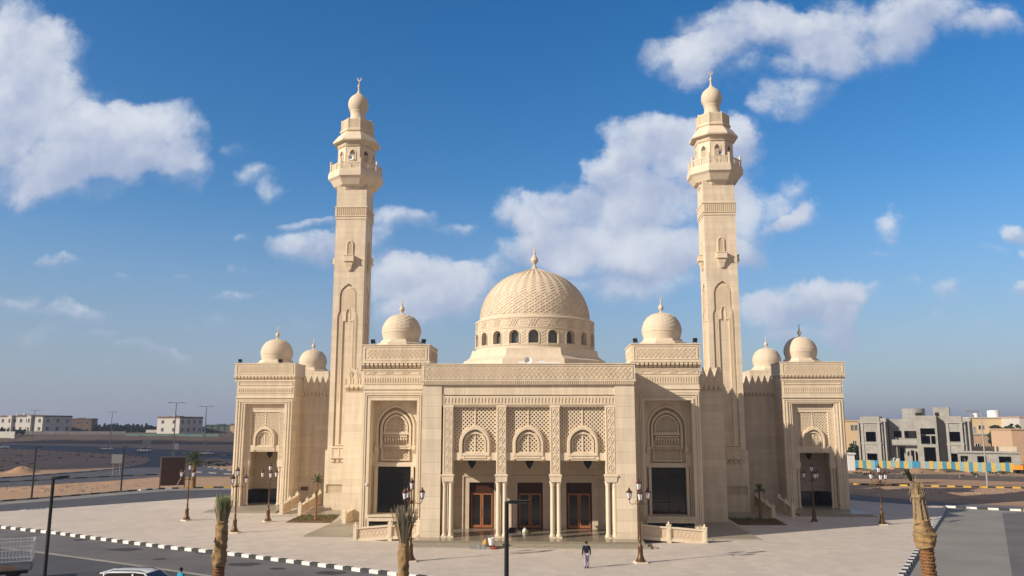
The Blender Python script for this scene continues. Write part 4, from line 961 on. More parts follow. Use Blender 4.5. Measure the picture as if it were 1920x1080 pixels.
# right side: verge kerb and dirt track
kerb(G2([(1560, 906), (1596, 907.5), (1720, 911), (1920, 915), (2000, 917)], -.1), 1.15, z1=.05, w=.45, cols=('black', 'yellow'))
sheet('dirt_track', G2([(1500, 897), (1750, 898), (2000, 906), (2000, 896), (1750, 889), (1500, 887)], -.19), -.19, 'sand_dark')
sheet('sand_verge', G2([(1400, 930), (1596, 927), (1760, 938), (1800, 934), (1920, 941), (2050, 948), (2050, 918), (1920, 915.5), (1720, 911.5), (1500, 905)], -.19), -.186, 'sand_orange')

def rough_ground(name, x0, x1, y0, y1, nx, ny, hf, m, rz=0, loc=(0, 0, 0)):
    vs = []; fs = []
    for j in range(ny+1):
        for i in range(nx+1):
            x = x0+(x1-x0)*i/nx; y = y0+(y1-y0)*j/ny; vs.append((x, y, hf(x, y)))
    for j in range(ny):
        for i in range(nx): a = j*(nx+1)+i; fs.append((a, a+1, a+nx+2, a+nx+1))
    b = MB(); b.add(vs, fs); return struct(name, b, m, smooth=True, fixn=False, loc=loc, rz=rz)
from mathutils import noise as NZ
def fb(x, y, s, o=0): return NZ.fractal(Vector((x/s, y/s, o)), 1.0, 2.0, 4)
# embankment rising to the villa plateau on the left, and the plateau itself
def emb(x, y):
    t = (y-345+0.18*(x+250))/75; t = max(0, min(1, t)); t = t*t*(3-2*t)
    e = min(1, max(0, (-60-x)/60))
    return -.35+5.0*t*e+(fb(x, y, 14)*.8+.25)*min(1, t*4)*(1-t)*e*1.6+fb(x, y, 60, 3)*.4*t*e
rough_ground('hill', -620, 40, 300, 480, 130, 50, emb, 'scrub')
rough_ground('hill', -1500, 40, 480, 1500, 40, 24, lambda x, y: 4.2*min(1, max(0, (-60-x)/60))+.3 if x < -60 else -.3, 'sand_dark')
# loose sand heaps
def heap(x, y, r, h, m='sand_orange', seed=0):
    vs = [(0, 0, h)]; fs = []; n = 20; k = 6
    for j in range(1, k+1):
        for i in range(n):
            a = 2*PI*i/n; rr = r*j/k*(1+.25*NZ.noise(Vector((math.cos(a)*1.3+seed, math.sin(a)*1.3, seed))))
            vs.append((rr*math.cos(a), rr*math.sin(a)*.8, h*(math.cos(PI*j/k)+1)/2*(1+.3*NZ.noise(Vector((rr, a, seed))))-(.05 if j == k else 0)))
    for i in range(n): fs.append((0, 1+i, 1+(i+1) % n))
    for j in range(k-1):
        for i in range(n): fs.append((1+j*n+i, 1+(j+1)*n+i, 1+(j+1)*n+(i+1) % n, 1+j*n+(i+1) % n))
    b = MB(); b.add(vs, fs); return tag(b.build('sand_heap', m, smooth=True, loc=(x, y, -.2)), kind='structure')
random.seed(11)
for i in range(26):
    x, y = gp(1600+i*13+random.uniform(-5, 5), random.uniform(880.5, 886), -.2); heap(x, y, random.uniform(2, 5), random.uniform(.4, 1.1), 'sand_dark' if i % 3 else 'sand', i)
for i in range(14):
    x, y = gp(random.uniform(1600, 1915), random.uniform(917, 926), -.2); heap(x, y, random.uniform(1.5, 4), random.uniform(.08, .25), 'sand_orange', i+40)
for i in range(16):
    x, y = gp(random.uniform(10, 420), random.uniform(899, 924) if 0 else 0, -.2) if 0 else (0, 0)
for i in range(16):
    u = random.random(); px = 15+u*270; py = 925-u*18-random.uniform(0, 9)
    x, y = gp(px, py, -.2); heap(x, y, random.uniform(1.0, 3), random.uniform(.08, .28), 'sand_orange', i+80)
x, y = gp(42, 886, -.1); heap(x, y, 4.5, 1.3, 'sand', 3)

# ------------------------------------------------------------------ planting beds
def bed(pts, label):
    e = empty('flower_bed', (sum(p[0] for p in pts)/4, sum(p[1] for p in pts)/4, 0), label, 'flower bed', 'beds with a young palm')
    cx, cy = e.location.x, e.location.y
    b = MB(); b.slab([(x-cx, y-cy) for x, y in pts], 0.002, .03); b.build('soil', 'soil', e)
    b = MB(); random.seed(len(label))
    for i in range(900):
        u, v = random.random(), random.random()**.7
        p = [Vector(q) for q in pts]; q = (p[0]*(1-u)+p[3]*u)*(1-v)+(p[1]*(1-u)+p[2]*u)*v
        h = random.uniform(.06, .2); a = random.uniform(0, PI); d = Vector((math.cos(a), math.sin(a)))*.05
        x, y = q.x-cx, q.y-cy; b.add([(x-d.x, y-d.y, .02), (x+d.x, y+d.y, .02), (x+random.uniform(-.05, .05), y, h)], [(0, 1, 2)])
    g = b.build('grass', 'grass', e, fixn=False); g['kind'] = 'stuff'
bed(G2([(535, 980), (563, 967), (638, 965), (620, 980.8)]), 'soil and grass bed left of the mosque, round the sunlit young palm')
bed(G2([(1385.7, 985), (1365, 972), (1453, 973), (1477, 985)]), 'dark soil bed right of the mosque in its shadow, round the shaded young palm')

# ------------------------------------------------------------------ balustrades
def balustrade(p0, p1, posts, label, h=1.05, solid=False):
    p0, p1 = Vector(p0), Vector(p1); e = empty('balustrade', p0, label, 'balustrade', 'stone ramp balustrades')
    d = p1-p0; L = Vector((d.x, d.y)).length; e.rotation_euler.z = math.atan2(d.y, d.x)
    def Z(t): return d.z*t
    for i, t in enumerate(posts):
        b = MB(); x = L*t; b.box(x-.17, x+.17, -.17, .17, Z(t)-.25, Z(t)+h+.12); b.box(x-.2, x+.2, -.2, .2, Z(t)+h+.12, Z(t)+h+.2)
        b.lathe([(.15, 0), (.09, .05), (.07, .08), (.09, .14), (.02, .24)], 8, (x, 0, Z(t)+h+.2)); b.box(x-.1, x+.1, -.2, .2, Z(t)+.1, Z(t)+h-.1); b.build('post', 'light', e)
        if i:
            t0 = posts[i-1]; xa, xb = L*t0+.17, L*t-.17; za, zb = Z(t0), Z(t)
            b = MB(); b.bar((xa, 0, za+.02), (xb, 0, zb+.02), .26, .26); b.bar((xa, 0, za+h-.06), (xb, 0, zb+h-.06), .3, .13)
            b.build('rail', 'light', e)
            c = MB(); c.add([(xa, y, z+q) for y in (-.05, .05) for x_, z in ((0, 0),) for q in ()]+[(xa, -.05, za), (xb, -.05, zb), (xb, -.05, zb+h-.1), (xa, -.05, za+h-.1), (xa, .05, za), (xb, .05, zb), (xb, .05, zb+h-.1), (xa, .05, za+h-.1)],
                            [(0, 1, 2, 3), (7, 6, 5, 4), (0, 4, 5, 1), (1, 5, 6, 2), (2, 6, 7, 3), (3, 7, 4, 0)])
            n = max(2, round((xb-xa)/.34))
            for k in range(n):
                for sy in (-1, 1):
                    u0, u1 = k/n, (k+1)/n; xx0, xx1 = xa+(xb-xa)*u0, xa+(xb-xa)*u1; z0, z1 = za+(zb-za)*u0+.16, za+(zb-za)*u1+h-.16
                    c.bar((xx0, sy*.055, z0), (xx1, sy*.055, z1), .025, .05, up=(0.01, 0, 1)); c.bar((xx0, sy*.055, z1), (xx1, sy*.055, z0), .02, .05, up=(.01, 0, 1))
            c.build('carved_panel', 'panel', e)
    return e
for s, t in ((-1, 'left'), (1, 'right')):
    balustrade((s*9.05, 1.3, .40), (s*14.45, 1.3, 0), (0.02, .46, 1.0), 'carved stone balustrade sloping down from the %s end of the central porch' % t)
balustrade((-18.15, 12.2, 0), (-17.9, 19.5, .35), (0, .5, 1.0), 'short stone balustrade at the foot of the left flank block beside the green bed')
for s, t in ((-1, 'left'), (1, 'right')):
    balustrade((s*27.2, 20.9, 0), (s*27.5, 27.3, .45), (0, .5, 1.0), 'stone ramp balustrade touching the front of the %s corner pavilion' % t)
    balustrade((s*24.85, 19.8, 0), (s*25.3, 29.0, .55), (0, .34, .67, 1.0), 'stone ramp balustrade between the %s corner pavilion and the planting bed' % t)

# ------------------------------------------------------------------ ornate lamp posts
def lamp_post():
    T = empty('lamp_post', (0, 0, 0), 'x', 'lamp post', 'ornate bronze lamp posts on the plaza')
    b = MB(); b.box(-.42, .42, -.42, .42, 0, .1); b.build('footing', 'light', T)
    b = MB(); b.lathe([(.34, .1), (.34, .2), (.26, .3), (.22, .45), (.19, .5), (.17, 1.0), (.2, 1.06), (.15, 1.15), (.09, 1.3), (.085, 1.5), (.12, 1.56), (.08, 1.62), (.07, 2.6), (.11, 2.66), (.065, 2.72), (.055, 3.9), (.10, 4.0), (.12, 4.12), (.06, 4.25), (.05, 4.85), (.09, 4.9)], 12); b.build('pole', 'bronze', T, smooth='auto')
    for k in range(3):
        a = R(20+120*k); c, s = math.cos(a), math.sin(a)
        b = MB(); pts = [(.05, 4.12), (.2, 3.98), (.36, 4.02), (.5, 3.96), (.66, 3.98), (.75, 4.1), (.76, 4.26)]
        b.tube([(r*c, r*s, z) for r, z in pts], .026, 6); b.tube([(r*c, r*s, z) for r, z in [(.08, 4.32), (.22, 4.26), (.3, 4.12), (.22, 4.06)]], .018, 5)
        b.build('arm', 'bronze', T, smooth=True)
        lantern(T, .76*c, .76*s, 4.26)
    lantern(T, 0, 0, 4.92)
    return T
def lantern(T, x, y, z):
    b = MB(); b.lathe([(.05, 0), (.13, .05), (.13, .08)], 6, (x, y, z)); b.lathe([(.24, .50), (.25, .54), (.13, .64), (.10, .70), (.05, .74), (.07, .79), (.02, .86)], 6, (x, y, z))
    for k in range(6):
        a = PI/3*k; b.bar((x+.125*math.cos(a), y+.125*math.sin(a), z+.06), (x+.205*math.cos(a), y+.205*math.sin(a), z+.51), .016, .016)
    o = b.build('lantern', 'cap', T)
    b = MB(); b.lathe([(.11, .08), (.185, .5)], 6, (x, y, z)); b.build('lamp_glass', 'lampglass', o)
lp = lamp_post(); 
LP = [((8.13, -8.9), 'ornate four-lantern lamp post standing right of the central porch steps, nearest on that side', 10),
      ((-8.06, -9.1), 'ornate four-lantern lamp post just behind the bushy wrapped palm, left of the porch', 100),
      ((-26.36, 5.5), 'ornate four-lantern lamp post nearer the camera in front of the left corner pavilion', 0),
      ((-26.28, 14.0), 'ornate four-lantern lamp post close to the opening of the left corner pavilion', 35),
      ((-34.8, 14.6), 'ornate four-lantern lamp post alone on the open paving left of the mosque', 60),
      ((27.9, 16.2), 'ornate four-lantern lamp post in shade before the right corner pavilion', 15),
      ((33.9, 14.7), 'ornate four-lantern lamp post at the shadow edge right of the mosque, farthest right', 0)]
for i, ((x, y), lab, r) in enumerate(LP):
    if i == 0: lp.location = (x, y, 0); lp['label'] = lab; lp.rotation_euler.z = R(r)
    else: place_copy(lp, (x, y, 0), R(r), lab)

# slim modern lamp posts
def slim_post(h, label, head=True, w=.15):
    T = empty('street_lamp', (0, 0, 0), label, 'street lamp', 'slim dark lamp posts')
    b = MB(); b.lathe([(w*.95, 0), (w*.95, .06), (w*.62, .08), (w*.5, h)], 10); b.build('pole', 'darkmetal', T, smooth='auto')
    b = MB(); b.box(0, .78, -.16, .16, h-.06, h+.02); b.taper(.1, .82, -.19, .19, h-.02, h+.05, -.0, .06); hd = b.build('lamp_head', 'darkmetal', T)
    b = MB(); b.box(.3, .74, -.12, .12, h-.075, h-.058); b.build('lens', 'greymetal', hd)
    return T
p = at(950, 932, -38.5); s1 = slim_post(p.z, 'slim black lamp post with flat head standing before the middle porch door'); s1.location = (p.x, p.y, -.16)
p = at(101, 889, -28.5); s2 = slim_post(p.z, 'tall slim black lamp post at lower left before the striped kerb, beside the stake truck'); s2.location = (p.x, p.y, -.16); s2.rotation_euler.z = R(75)
for (px, py, top, lab) in ((59, 934, 836, 'thin dark lamp post on the orange verge at far left'), (226.5, 922, 835, 'thin dark lamp post on the orange verge left of the brown board')):
    x, y = gp(px, py, -.1); h = at(px, top, y).z; o = slim_post(h, lab, w=.2); o.location = (x, y, -.2); o.rotation_euler.z = R(80)
# tall double-arm street lights
def tall_light(px, py, top, label, arms=2, w=.22):
    x, y = gp(px, py, -.15); h = at(px, top, y).z
    T = empty('street_light', (x, y, -.2), label, 'street light', 'tall galvanised street lights')
    b = MB(); b.lathe([(w, 0), (w*.8, h*.5), (w*.45, h+.2)], 10); b.build('pole', 'greymetal', T, smooth='auto')
    for s in (-1, 1)[:arms]:
        b = MB(); b.tube([(0, 0, h+.1), (s*.9, 0, h+.25), (s*1.5, 0, h+.2)], .07, 6); a = b.build('arm', 'greymetal', T)
        b = MB(); b.box(min(s*1.3, s*2.5), max(s*1.3, s*2.5), -.22, .22, h+.12, h+.3); b.build('lamp_head', 'greymetal', a)
    return T
tall_light(59.5, 834, 769, 'tall double-arm street light before the long white villa')
tall_light(206, 834, 772, 'tall double-arm street light before the dark tree row')
tall_light(324, 857, 755, 'tallest double-arm street light, behind the brown board')
tall_light(382, 850, 762, 'double-arm street light at the right end of the white and lilac villa')
t = tall_light(1851.6, 910.6, 771, 'pale single-arm street light before the unfinished concrete house', arms=1, w=.16)

# ------------------------------------------------------------------ palms
def frond(b, p, d, L, w, n=9, droop=.5, leafw=.02):
    """feathered frond: bent midrib with leaflets"""
    d = Vector(d).normalized(); pts = [Vector(p)]; step = L/n
    for i in range(n):
        d = (d+Vector((0, 0, -droop/n))).normalized(); pts.append(pts[-1]+d*step)
    side = d.cross(Vector((0, 0, 1)))
    if side.length < .1: side = Vector((1, 0, 0))
    side.normalize()
    for i in range(n): b.bar(pts[i], pts[i+1], leafw*1.2, leafw*1.2)
    for i in range(1, n*2+1):
        t = i/(n*2); k = min(int(t*n), n-1); q = pts[k].lerp(pts[k+1], t*n-k); dd = (pts[k+1]-pts[k]).normalized()
        l = w*math.sin(PI*min(1, t*.9+.12))**.7
        for s in (-1, 1):
            e = q+(side*s+dd*.9+Vector((0, 0, random.uniform(-.25, .15)))).normalized()*l
            v = dd*leafw; b.add([q-v, q+v, e], [(0, 1, 2)])
def young_palm(px, py, top, label, cr=.75):
    x, y = gp(px, py, 0); h = at(px, top, y).z
    T = empty('young_palm', (x, y, 0), label, 'palm', 'young palms in the beds')
    th = h-cr*.95; b = MB(); pr = []
    k = 0
    while k*.09 < th: pr += [(.12-.05*k*.09/th+(.02 if k % 2 else 0)+(.08*max(0, 1-k*.12)), k*.09)]; k += 1
    b.lathe(pr, 9); b.build('trunk', 'bark', T)
    b = MB(); random.seed(px)
    for i in range(46):
        a = random.uniform(0, 2*PI); e = random.uniform(-.5, 1.45); frond(b, (0, 0, th-.05), (math.cos(a)*math.cos(e), math.sin(a)*math.cos(e), math.sin(e)), cr*random.uniform(.75, 1.05), .2, 6, .6, .022)
    b.build('crown', 'leaf', T, fixn=False)
young_palm(592, 975, 886, 'young palm with round bright crown against the sunlit left wall', .72)
young_palm(1426, 973, 903, 'young palm with dark leaning crown in the shade right of the mosque', .78)
def tree_palm(px, py, top, label):
    x, y = gp(px, py, -.1); h = at(px, top, y).z; T = empty('palm_tree', (x, y, -.2), label, 'palm')
    b = MB(); pr = []
    for k in range(30): pr.append((.36-.1*k/30+(.04 if k % 2 else 0), (h-1.4)*k/29))
    b.lathe(pr, 10); b.build('trunk', 'bark', T)
    b = MB(); random.seed(5)
    for i in range(70):
        a = random.uniform(0, 2*PI); e = random.uniform(-.3, 1.4); frond(b, (0, 0, h-1.5), (math.cos(a)*math.cos(e), math.sin(a)*math.cos(e), math.sin(e)), random.uniform(1.4, 2.0), .4, 8, .9, .04)
    b.build('crown', 'leaf', T, fixn=False)
tree_palm(362, 914, 843, 'leafy palm on the verge right of the brown board')

def blob_tube(b, path, rads, n=20, wob=.05, fold=0, seed=0):
    vs = []; fs = []
    for i, p in enumerate(path):
        for k in range(n):
            a = 2*PI*k/n; r = rads[i]*(1+wob*NZ.noise(Vector((math.cos(a)*1.5+seed, math.sin(a)*1.5, p[2]*2.2)))*2+fold*math.sin(p[2]*17+a*2+seed))
            vs.append((p[0]+r*math.cos(a), p[1]+r*math.sin(a), p[2]))
    for i in range(len(path)-1):
        for k in range(n): j = (k+1) % n; fs.append((i*n+k, i*n+j, (i+1)*n+j, (i+1)*n+k))
    fs.append([(len(path)-1)*n+k for k in range(n)]); b.add(vs, fs)
def wrapped_palm(px, Y, label, z_b, z_w, z_top, r_t, r_w, lean=(0, 0), style='green', spread=.35, fl='leaf_grey'):
    """transplanted date palm: bark, burlap sleeve, fronds tied into a brush. z_b burlap bottom, z_w burlap top"""
    p = at(px, 1080, Y); T = empty('wrapped_palm', (p.x, p.y, -.16), label, 'palm', 'transplanted palms wrapped in burlap')
    def ax(z): t = z/z_top; return (lean[0]*t*t, lean[1]*t*t)
    random.seed(int(px))
    b = MB(); path = []; rad = []; n = int(z_b/.07)
    for i in range(n+6):
        z = i*.07; path.append((*ax(z), z)); rad.append(r_t*(1.15-.15*min(1, z/1.5))*(1.0 if i % 2 else 1.13))
    blob_tube(b, path, rad, 16, .06, .06, px); b.build('trunk', 'bark', T)
    b = MB()                                                # leaf-base scales on the bark
    for i in range(int(z_b/.14)):
        for k in range(9):
            a = 2*PI*(k+.5*(i % 2))/9+random.uniform(-.1, .1); z = .05+i*.14; c = ax(z)
            p0 = Vector((c[0]+r_t*1.02*math.cos(a), c[1]+r_t*1.02*math.sin(a), z)); t = Vector((-math.sin(a), math.cos(a), 0))*r_t*.24; o = Vector((math.cos(a), math.sin(a), 0))*r_t*.22
            b.add([p0-t, p0+t, p0+t*.5+o+Vector((0, 0, .12)), p0-t*.5+o+Vector((0, 0, .12))], [(0, 1, 2, 3)])
    b.build('leaf_scales', 'bark', T, fixn=False)
    b = MB(); path = []; rad = []; n = 44
    for i in range(n+1):
        t = i/n; z = z_b+(z_w-z_b)*t; path.append((*ax(z), z)); rad.append(r_w*(.84+.13*math.sin(PI*t)-.06*t+.05*math.sin(t*7+px))*(1+.035*math.sin(t*31+px)))
    blob_tube(b, path, rad, 40, .14, .05, px*.3); b.build('burlap', 'burlap', T, smooth=True)
    b = MB()                                                # rope
    for q in (.12, .5, .93):
        z = z_b+(z_w-z_b)*q; c = ax(z); r = rad[int(q*n)]*1.03
        b.tube([(c[0]+r*math.cos(a), c[1]+r*math.sin(a), z+.12*math.sin(a+q*9)) for a in [2*PI*k/14 for k in range(15)]], .022, 5)
    b.build('rope', 'straw', T)
    b = MB()
    H = z_top-z_w
    if style == 'straw':
        for i in range(60):                                 # cut stalks rising to a knot
            a = random.uniform(0, 2*PI); r = r_w*.8*math.sqrt(random.random()); c0 = ax(z_w); zk = z_w+H*random.uniform(.40, .55); c1 = ax(zk)
            q = (c1[0]+r*.55*math.cos(a), c1[1]+r*.55*math.sin(a), zk); b.bar((c0[0]+r*math.cos(a), c0[1]+r*math.sin(a), z_w-.25), q, .05, .05)
            a += random.uniform(-.5, .5); zt = z_w+H*random.uniform(.62, .78); c2 = ax(zt); rr = r*random.uniform(.35, .7)
            b.bar(q, (c2[0]+rr*math.cos(a), c2[1]+rr*math.sin(a), zt), .045, .03)
        for i in range(240):
            a = random.uniform(0, 2*PI); z = z_w+H*random.uniform(-.05, .74); c = ax(z); r = r_w*random.uniform(.25, .58)
            p0 = Vector((c[0]+r*math.cos(a), c[1]+r*math.sin(a), z)); d = Vector((math.cos(a)*.18, math.sin(a)*.18, random.choice((-1, 1))*random.uniform(.6, 1))).normalized()*random.uniform(.15, .5); b.bar(p0, p0+d, .012, .012)
        for i in range(70):                                 # strap bands of the knot
            a = 2*PI*i/70; zk = z_w+H*.47; c = ax(zk); r = r_w*.52; b.bar((c[0]+r*math.cos(a), c[1]+r*math.sin(a), zk-.06), (c[0]+r*math.cos(a+.12), c[1]+r*math.sin(a+.12), zk+.06), .05, .05)
        b.build('dry_fronds', 'straw', T, fixn=False)
        b = MB()
        for i in range(40):
            a = random.uniform(0, 2*PI); z0 = z_w+H*.76; c = ax(z0); frond(b, (c[0]-.18+.05*math.cos(a), c[1]+.05*math.sin(a), z0), (-.38+.1*math.cos(a), .1*math.sin(a), 1), H*.26*random.uniform(.7, 1.0), .09, 6, .0, .02)
        b.build('green_tip', 'leaf_dark', T, fixn=False)
    else:
        for i in range(150):
            a = random.uniform(0, 2*PI); r = r_w*.62*math.sqrt(random.random()); c = ax(z_w)
            sp = spread*random.uniform(.1, 1); L = H*random.uniform(.6, 1.05)
            frond(b, (c[0]+r*math.cos(a), c[1]+r*math.sin(a), z_w-.15), (math.cos(a)*sp+lean[0]*.1, math.sin(a)*sp, 1), L, random.uniform(.12, .26), 9, -.02 if random.random() < .7 else .3, .013)
        b.build('tied_fronds', fl, T, fixn=False)
        b = MB()
        for i in range(34):
            a = random.uniform(0, 2*PI); r = r_w*.66; c = ax(z_w)
            frond(b, (c[0]+r*math.cos(a), c[1]+r*math.sin(a), z_w-.12), (math.cos(a)*spread*1.1, math.sin(a)*spread*1.1, 1), H*random.uniform(.4, .95), .09, 8, .1, .016)
        b.build('dry_fronds', 'straw', T, fixn=False)
    return T
def zz(px, py, Y): return at(px, py, Y).z+.16
Yp = -24.0
wrapped_palm(409, Yp, 'burlap-wrapped palm at lower left with a short grey-green brush of tied fronds', zz(409, 1062, Yp), zz(409, 976, Yp), zz(409, 922, Yp), .27, .37, lean=(.1, 0), spread=.2, fl='leaf_pale')
wrapped_palm(756, Yp, 'burlap-wrapped palm left of centre with a bushy brush of fronds', .6, zz(756, 1018, Yp), zz(756, 942, Yp), .27, .31, lean=(.0, 0), spread=.26)
Yr = -30.0
wrapped_palm(1746, Yr, 'big wrapped palm at lower right with dry straw-coloured fronds and a dark leaning tip', zz(1746, 1028, Yr), zz(1746, 974, Yr), zz(1746, 880, Yr), .27, .44, lean=(-.42, 0), style='straw')

# ------------------------------------------------------------------ people
def person(loc, rz, label, sk, parts, hgt=1.72):
    """one skinned body grown from a skeleton; sk gives joints, clothing grown from subsets"""
    T = empty('person', loc, label, 'person'); T.rotation_euler.z = rz
    def grow(name, verts, edges, radii, m, parent, root=0, lvl=2):
        me = bpy.data.meshes.new(name); me.from_pydata([Vector(v) for v in verts], edges, []); me.materials.append(M[m])
        o = bpy.data.objects.new(name, me); C.objects.link(o); o.parent = parent
        o.modifiers.new('skin', 'SKIN'); 
        for i, r in enumerate(radii):
            sv = me.skin_vertices[0].data[i]; sv.radius = r if isinstance(r, tuple) else (r, r); sv.use_root = (i == root)
        s = o.modifiers.new('smooth', 'SUBSURF'); s.levels = lvl; s.render_levels = lvl
        for mod in o.modifiers:
            if mod.type == 'SKIN': mod.use_smooth_shade = True
        return o
    V = []; E = []; Rr = []; ix = {}
    def J(n, p, r, par=None):
        ix[n] = len(V); V.append(p); Rr.append(r)
        if par: E.append((ix[par], ix[n]))
    J('pelvis', (0, 0, .96), (.15, .11)); J('waist', (0, 0, 1.10), (.135, .10), 'pelvis'); J('chest', (0, .01, 1.30), (.17, .115), 'waist'); J('neck0', (0, .01, 1.44), (.075, .07), 'chest'); J('neck', (0, 0, 1.50), (.052, .055), 'neck0'); J('head', (0, -.01, 1.60), (.075, .09), 'neck'); J('crown', (0, .0, 1.68), (.062, .075), 'head')
    for s, k in ((-1, 'l'), (1, 'r')):
        J('sh'+k, (s*.19, .01, 1.40), (.065, .065), 'chest'); el = sk['elbow'+k]; wr = sk['wrist'+k]
        J('el'+k, el, (.045, .045), 'sh'+k); J('wr'+k, wr, (.028, .032), 'el'+k)
        w = Vector(wr); d = (w-Vector(el)).normalized(); pm = w+d*.075
        J('palm'+k, tuple(pm), (.022, .036), 'wr'+k)
        for f in range(4):
            o = Vector((0, (f-1.5)*.019, 0)); q = pm+d*.03+o; L = (.06, .072, .066, .05)[f]
            J('f%d%s' % (f, k), tuple(q), .010, 'palm'+k); J('g%d%s' % (f, k), tuple(q+d*L*.55), .009, 'f%d%s' % (f, k)); J('h%d%s' % (f, k), tuple(q+d*L+Vector((-s*.016, 0, 0))), .008, 'g%d%s' % (f, k))
        J('t0'+k, tuple(w+d*.04+Vector((0, -.034, 0))), .011, 'wr'+k); J('t1'+k, tuple(w+d*.085+Vector((0, -.052, 0))), .009, 't0'+k)
        J('hip'+k, (s*.095, 0, .90), (.095, .10), 'pelvis'); J('kn'+k, sk['knee'+k], (.062, .066), 'hip'+k); J('an'+k, sk['ankle'+k], (.040, .045), 'kn'+k)
        a = Vector(sk['ankle'+k]); J('toe'+k, tuple(a+Vector((0, -.15, -.045))), (.042, .03), 'an'+k)
    grow('body', V, E, Rr, 'skin', T)
    def sub(name, js, es, rs, m, root=0): return grow(name, [V[ix[j]] for j in js], es, rs, m, T, root)
    sub('shirt', ['pelvis', 'waist', 'chest', 'neck0', 'shl', 'ell', 'wrl', 'shr', 'elr', 'wrr'], [(0, 1), (1, 2), (2, 3), (2, 4), (4, 5), (5, 6), (2, 7), (7, 8), (8, 9)],
        [(.18, .15), (.17, .15), (.215, .18), (.10, .10), (.085, .085), (.062, .062), (.045, .045), (.085, .085), (.062, .062), (.045, .045)], parts['top'])
    sub('trousers', ['pelvis', 'hipl', 'knl', 'anl', 'hipr', 'knr', 'anr'], [(0, 1), (1, 2), (2, 3), (0, 4), (4, 5), (5, 6)], [(.155, .125), (.11, .115), (.085, .09), (.07, .075), (.11, .115), (.085, .09), (.07, .075)], parts['legs'])
    b = MB(); b.lathe([(.0, .105), (.055, .095), (.085, .06), (.095, .01), (.088, -.04), (.06, -.06)][::-1], 14, (0, .018, 1.655)); b.build('hair', 'hair', T, smooth=True)
    b = MB()                                                  # face and ears
    b.lathe([(.004, -.01), (.014, 0), (.004, .03)], 6, (0, -.105, 1.60))
    for s in (-1, 1): b.box(s*.082-.008, s*.082+.008, -.02, .015, 1.58, 1.64)
    b.build('nose_and_ears', 'skin', T)
    b = MB()
    for s in (-1, 1): b.box(s*.032-.012, s*.032+.012, -.1, -.09, 1.625, 1.637)
    b.box(-.022, .022, -.1, -.088, 1.555, 1.562); b.build('eyes_and_mouth', 'hair', T)
    for k in 'lr':
        a = Vector(sk['ankle'+k]); b = MB(); b.taper(a.x-.05, a.x+.05, a.y-.2, a.y+.07, a.z-.085, a.z+.0, -.004, -.004); b.build('shoe', 'shoe', T, smooth='auto')
    if parts.get('collar'):
        b = MB(); b.lathe([(.085, 1.44), (.075, 1.49), (.07, 1.49)], 14, (0, 0, 0), cap=False); b.build('collar', 'white', T)
    return T
walk = dict(elbowl=(-.25, .03, 1.14), wristl=(-.27, -.05, .90), elbowr=(.25, .07, 1.14), wristr=(.28, .08, .90),
            kneel=(-.09, -.12, .50), anklel=(-.085, .06, .13), kneer=(.09, .0, .49), ankler=(.085, .10, .085))
x, y = gp(1100, 1065, 0); person((x, y, 0), R(180), 'person seen from behind walking to the porch in navy top and pale lavender trousers', walk, dict(top='navy', legs='lavender', collar=1))
stand = dict(elbowl=(-.25, .04, 1.14), wristl=(-.25, -.06, .90), elbowr=(.25, .0, 1.14), wristr=(.24, -.12, .92),
             kneel=(-.10, -.06, .50), anklel=(-.10, -.02, .085), kneer=(.09, .02, .49), ankler=(.09, .12, .09))
p = at(341, 1053, -21.8); person((p.x, p.y, -.16), R(150), 'person in a turquoise shirt on the asphalt between the white car and the wrapped palm', stand, dict(top='turquoise', legs='khaki'))
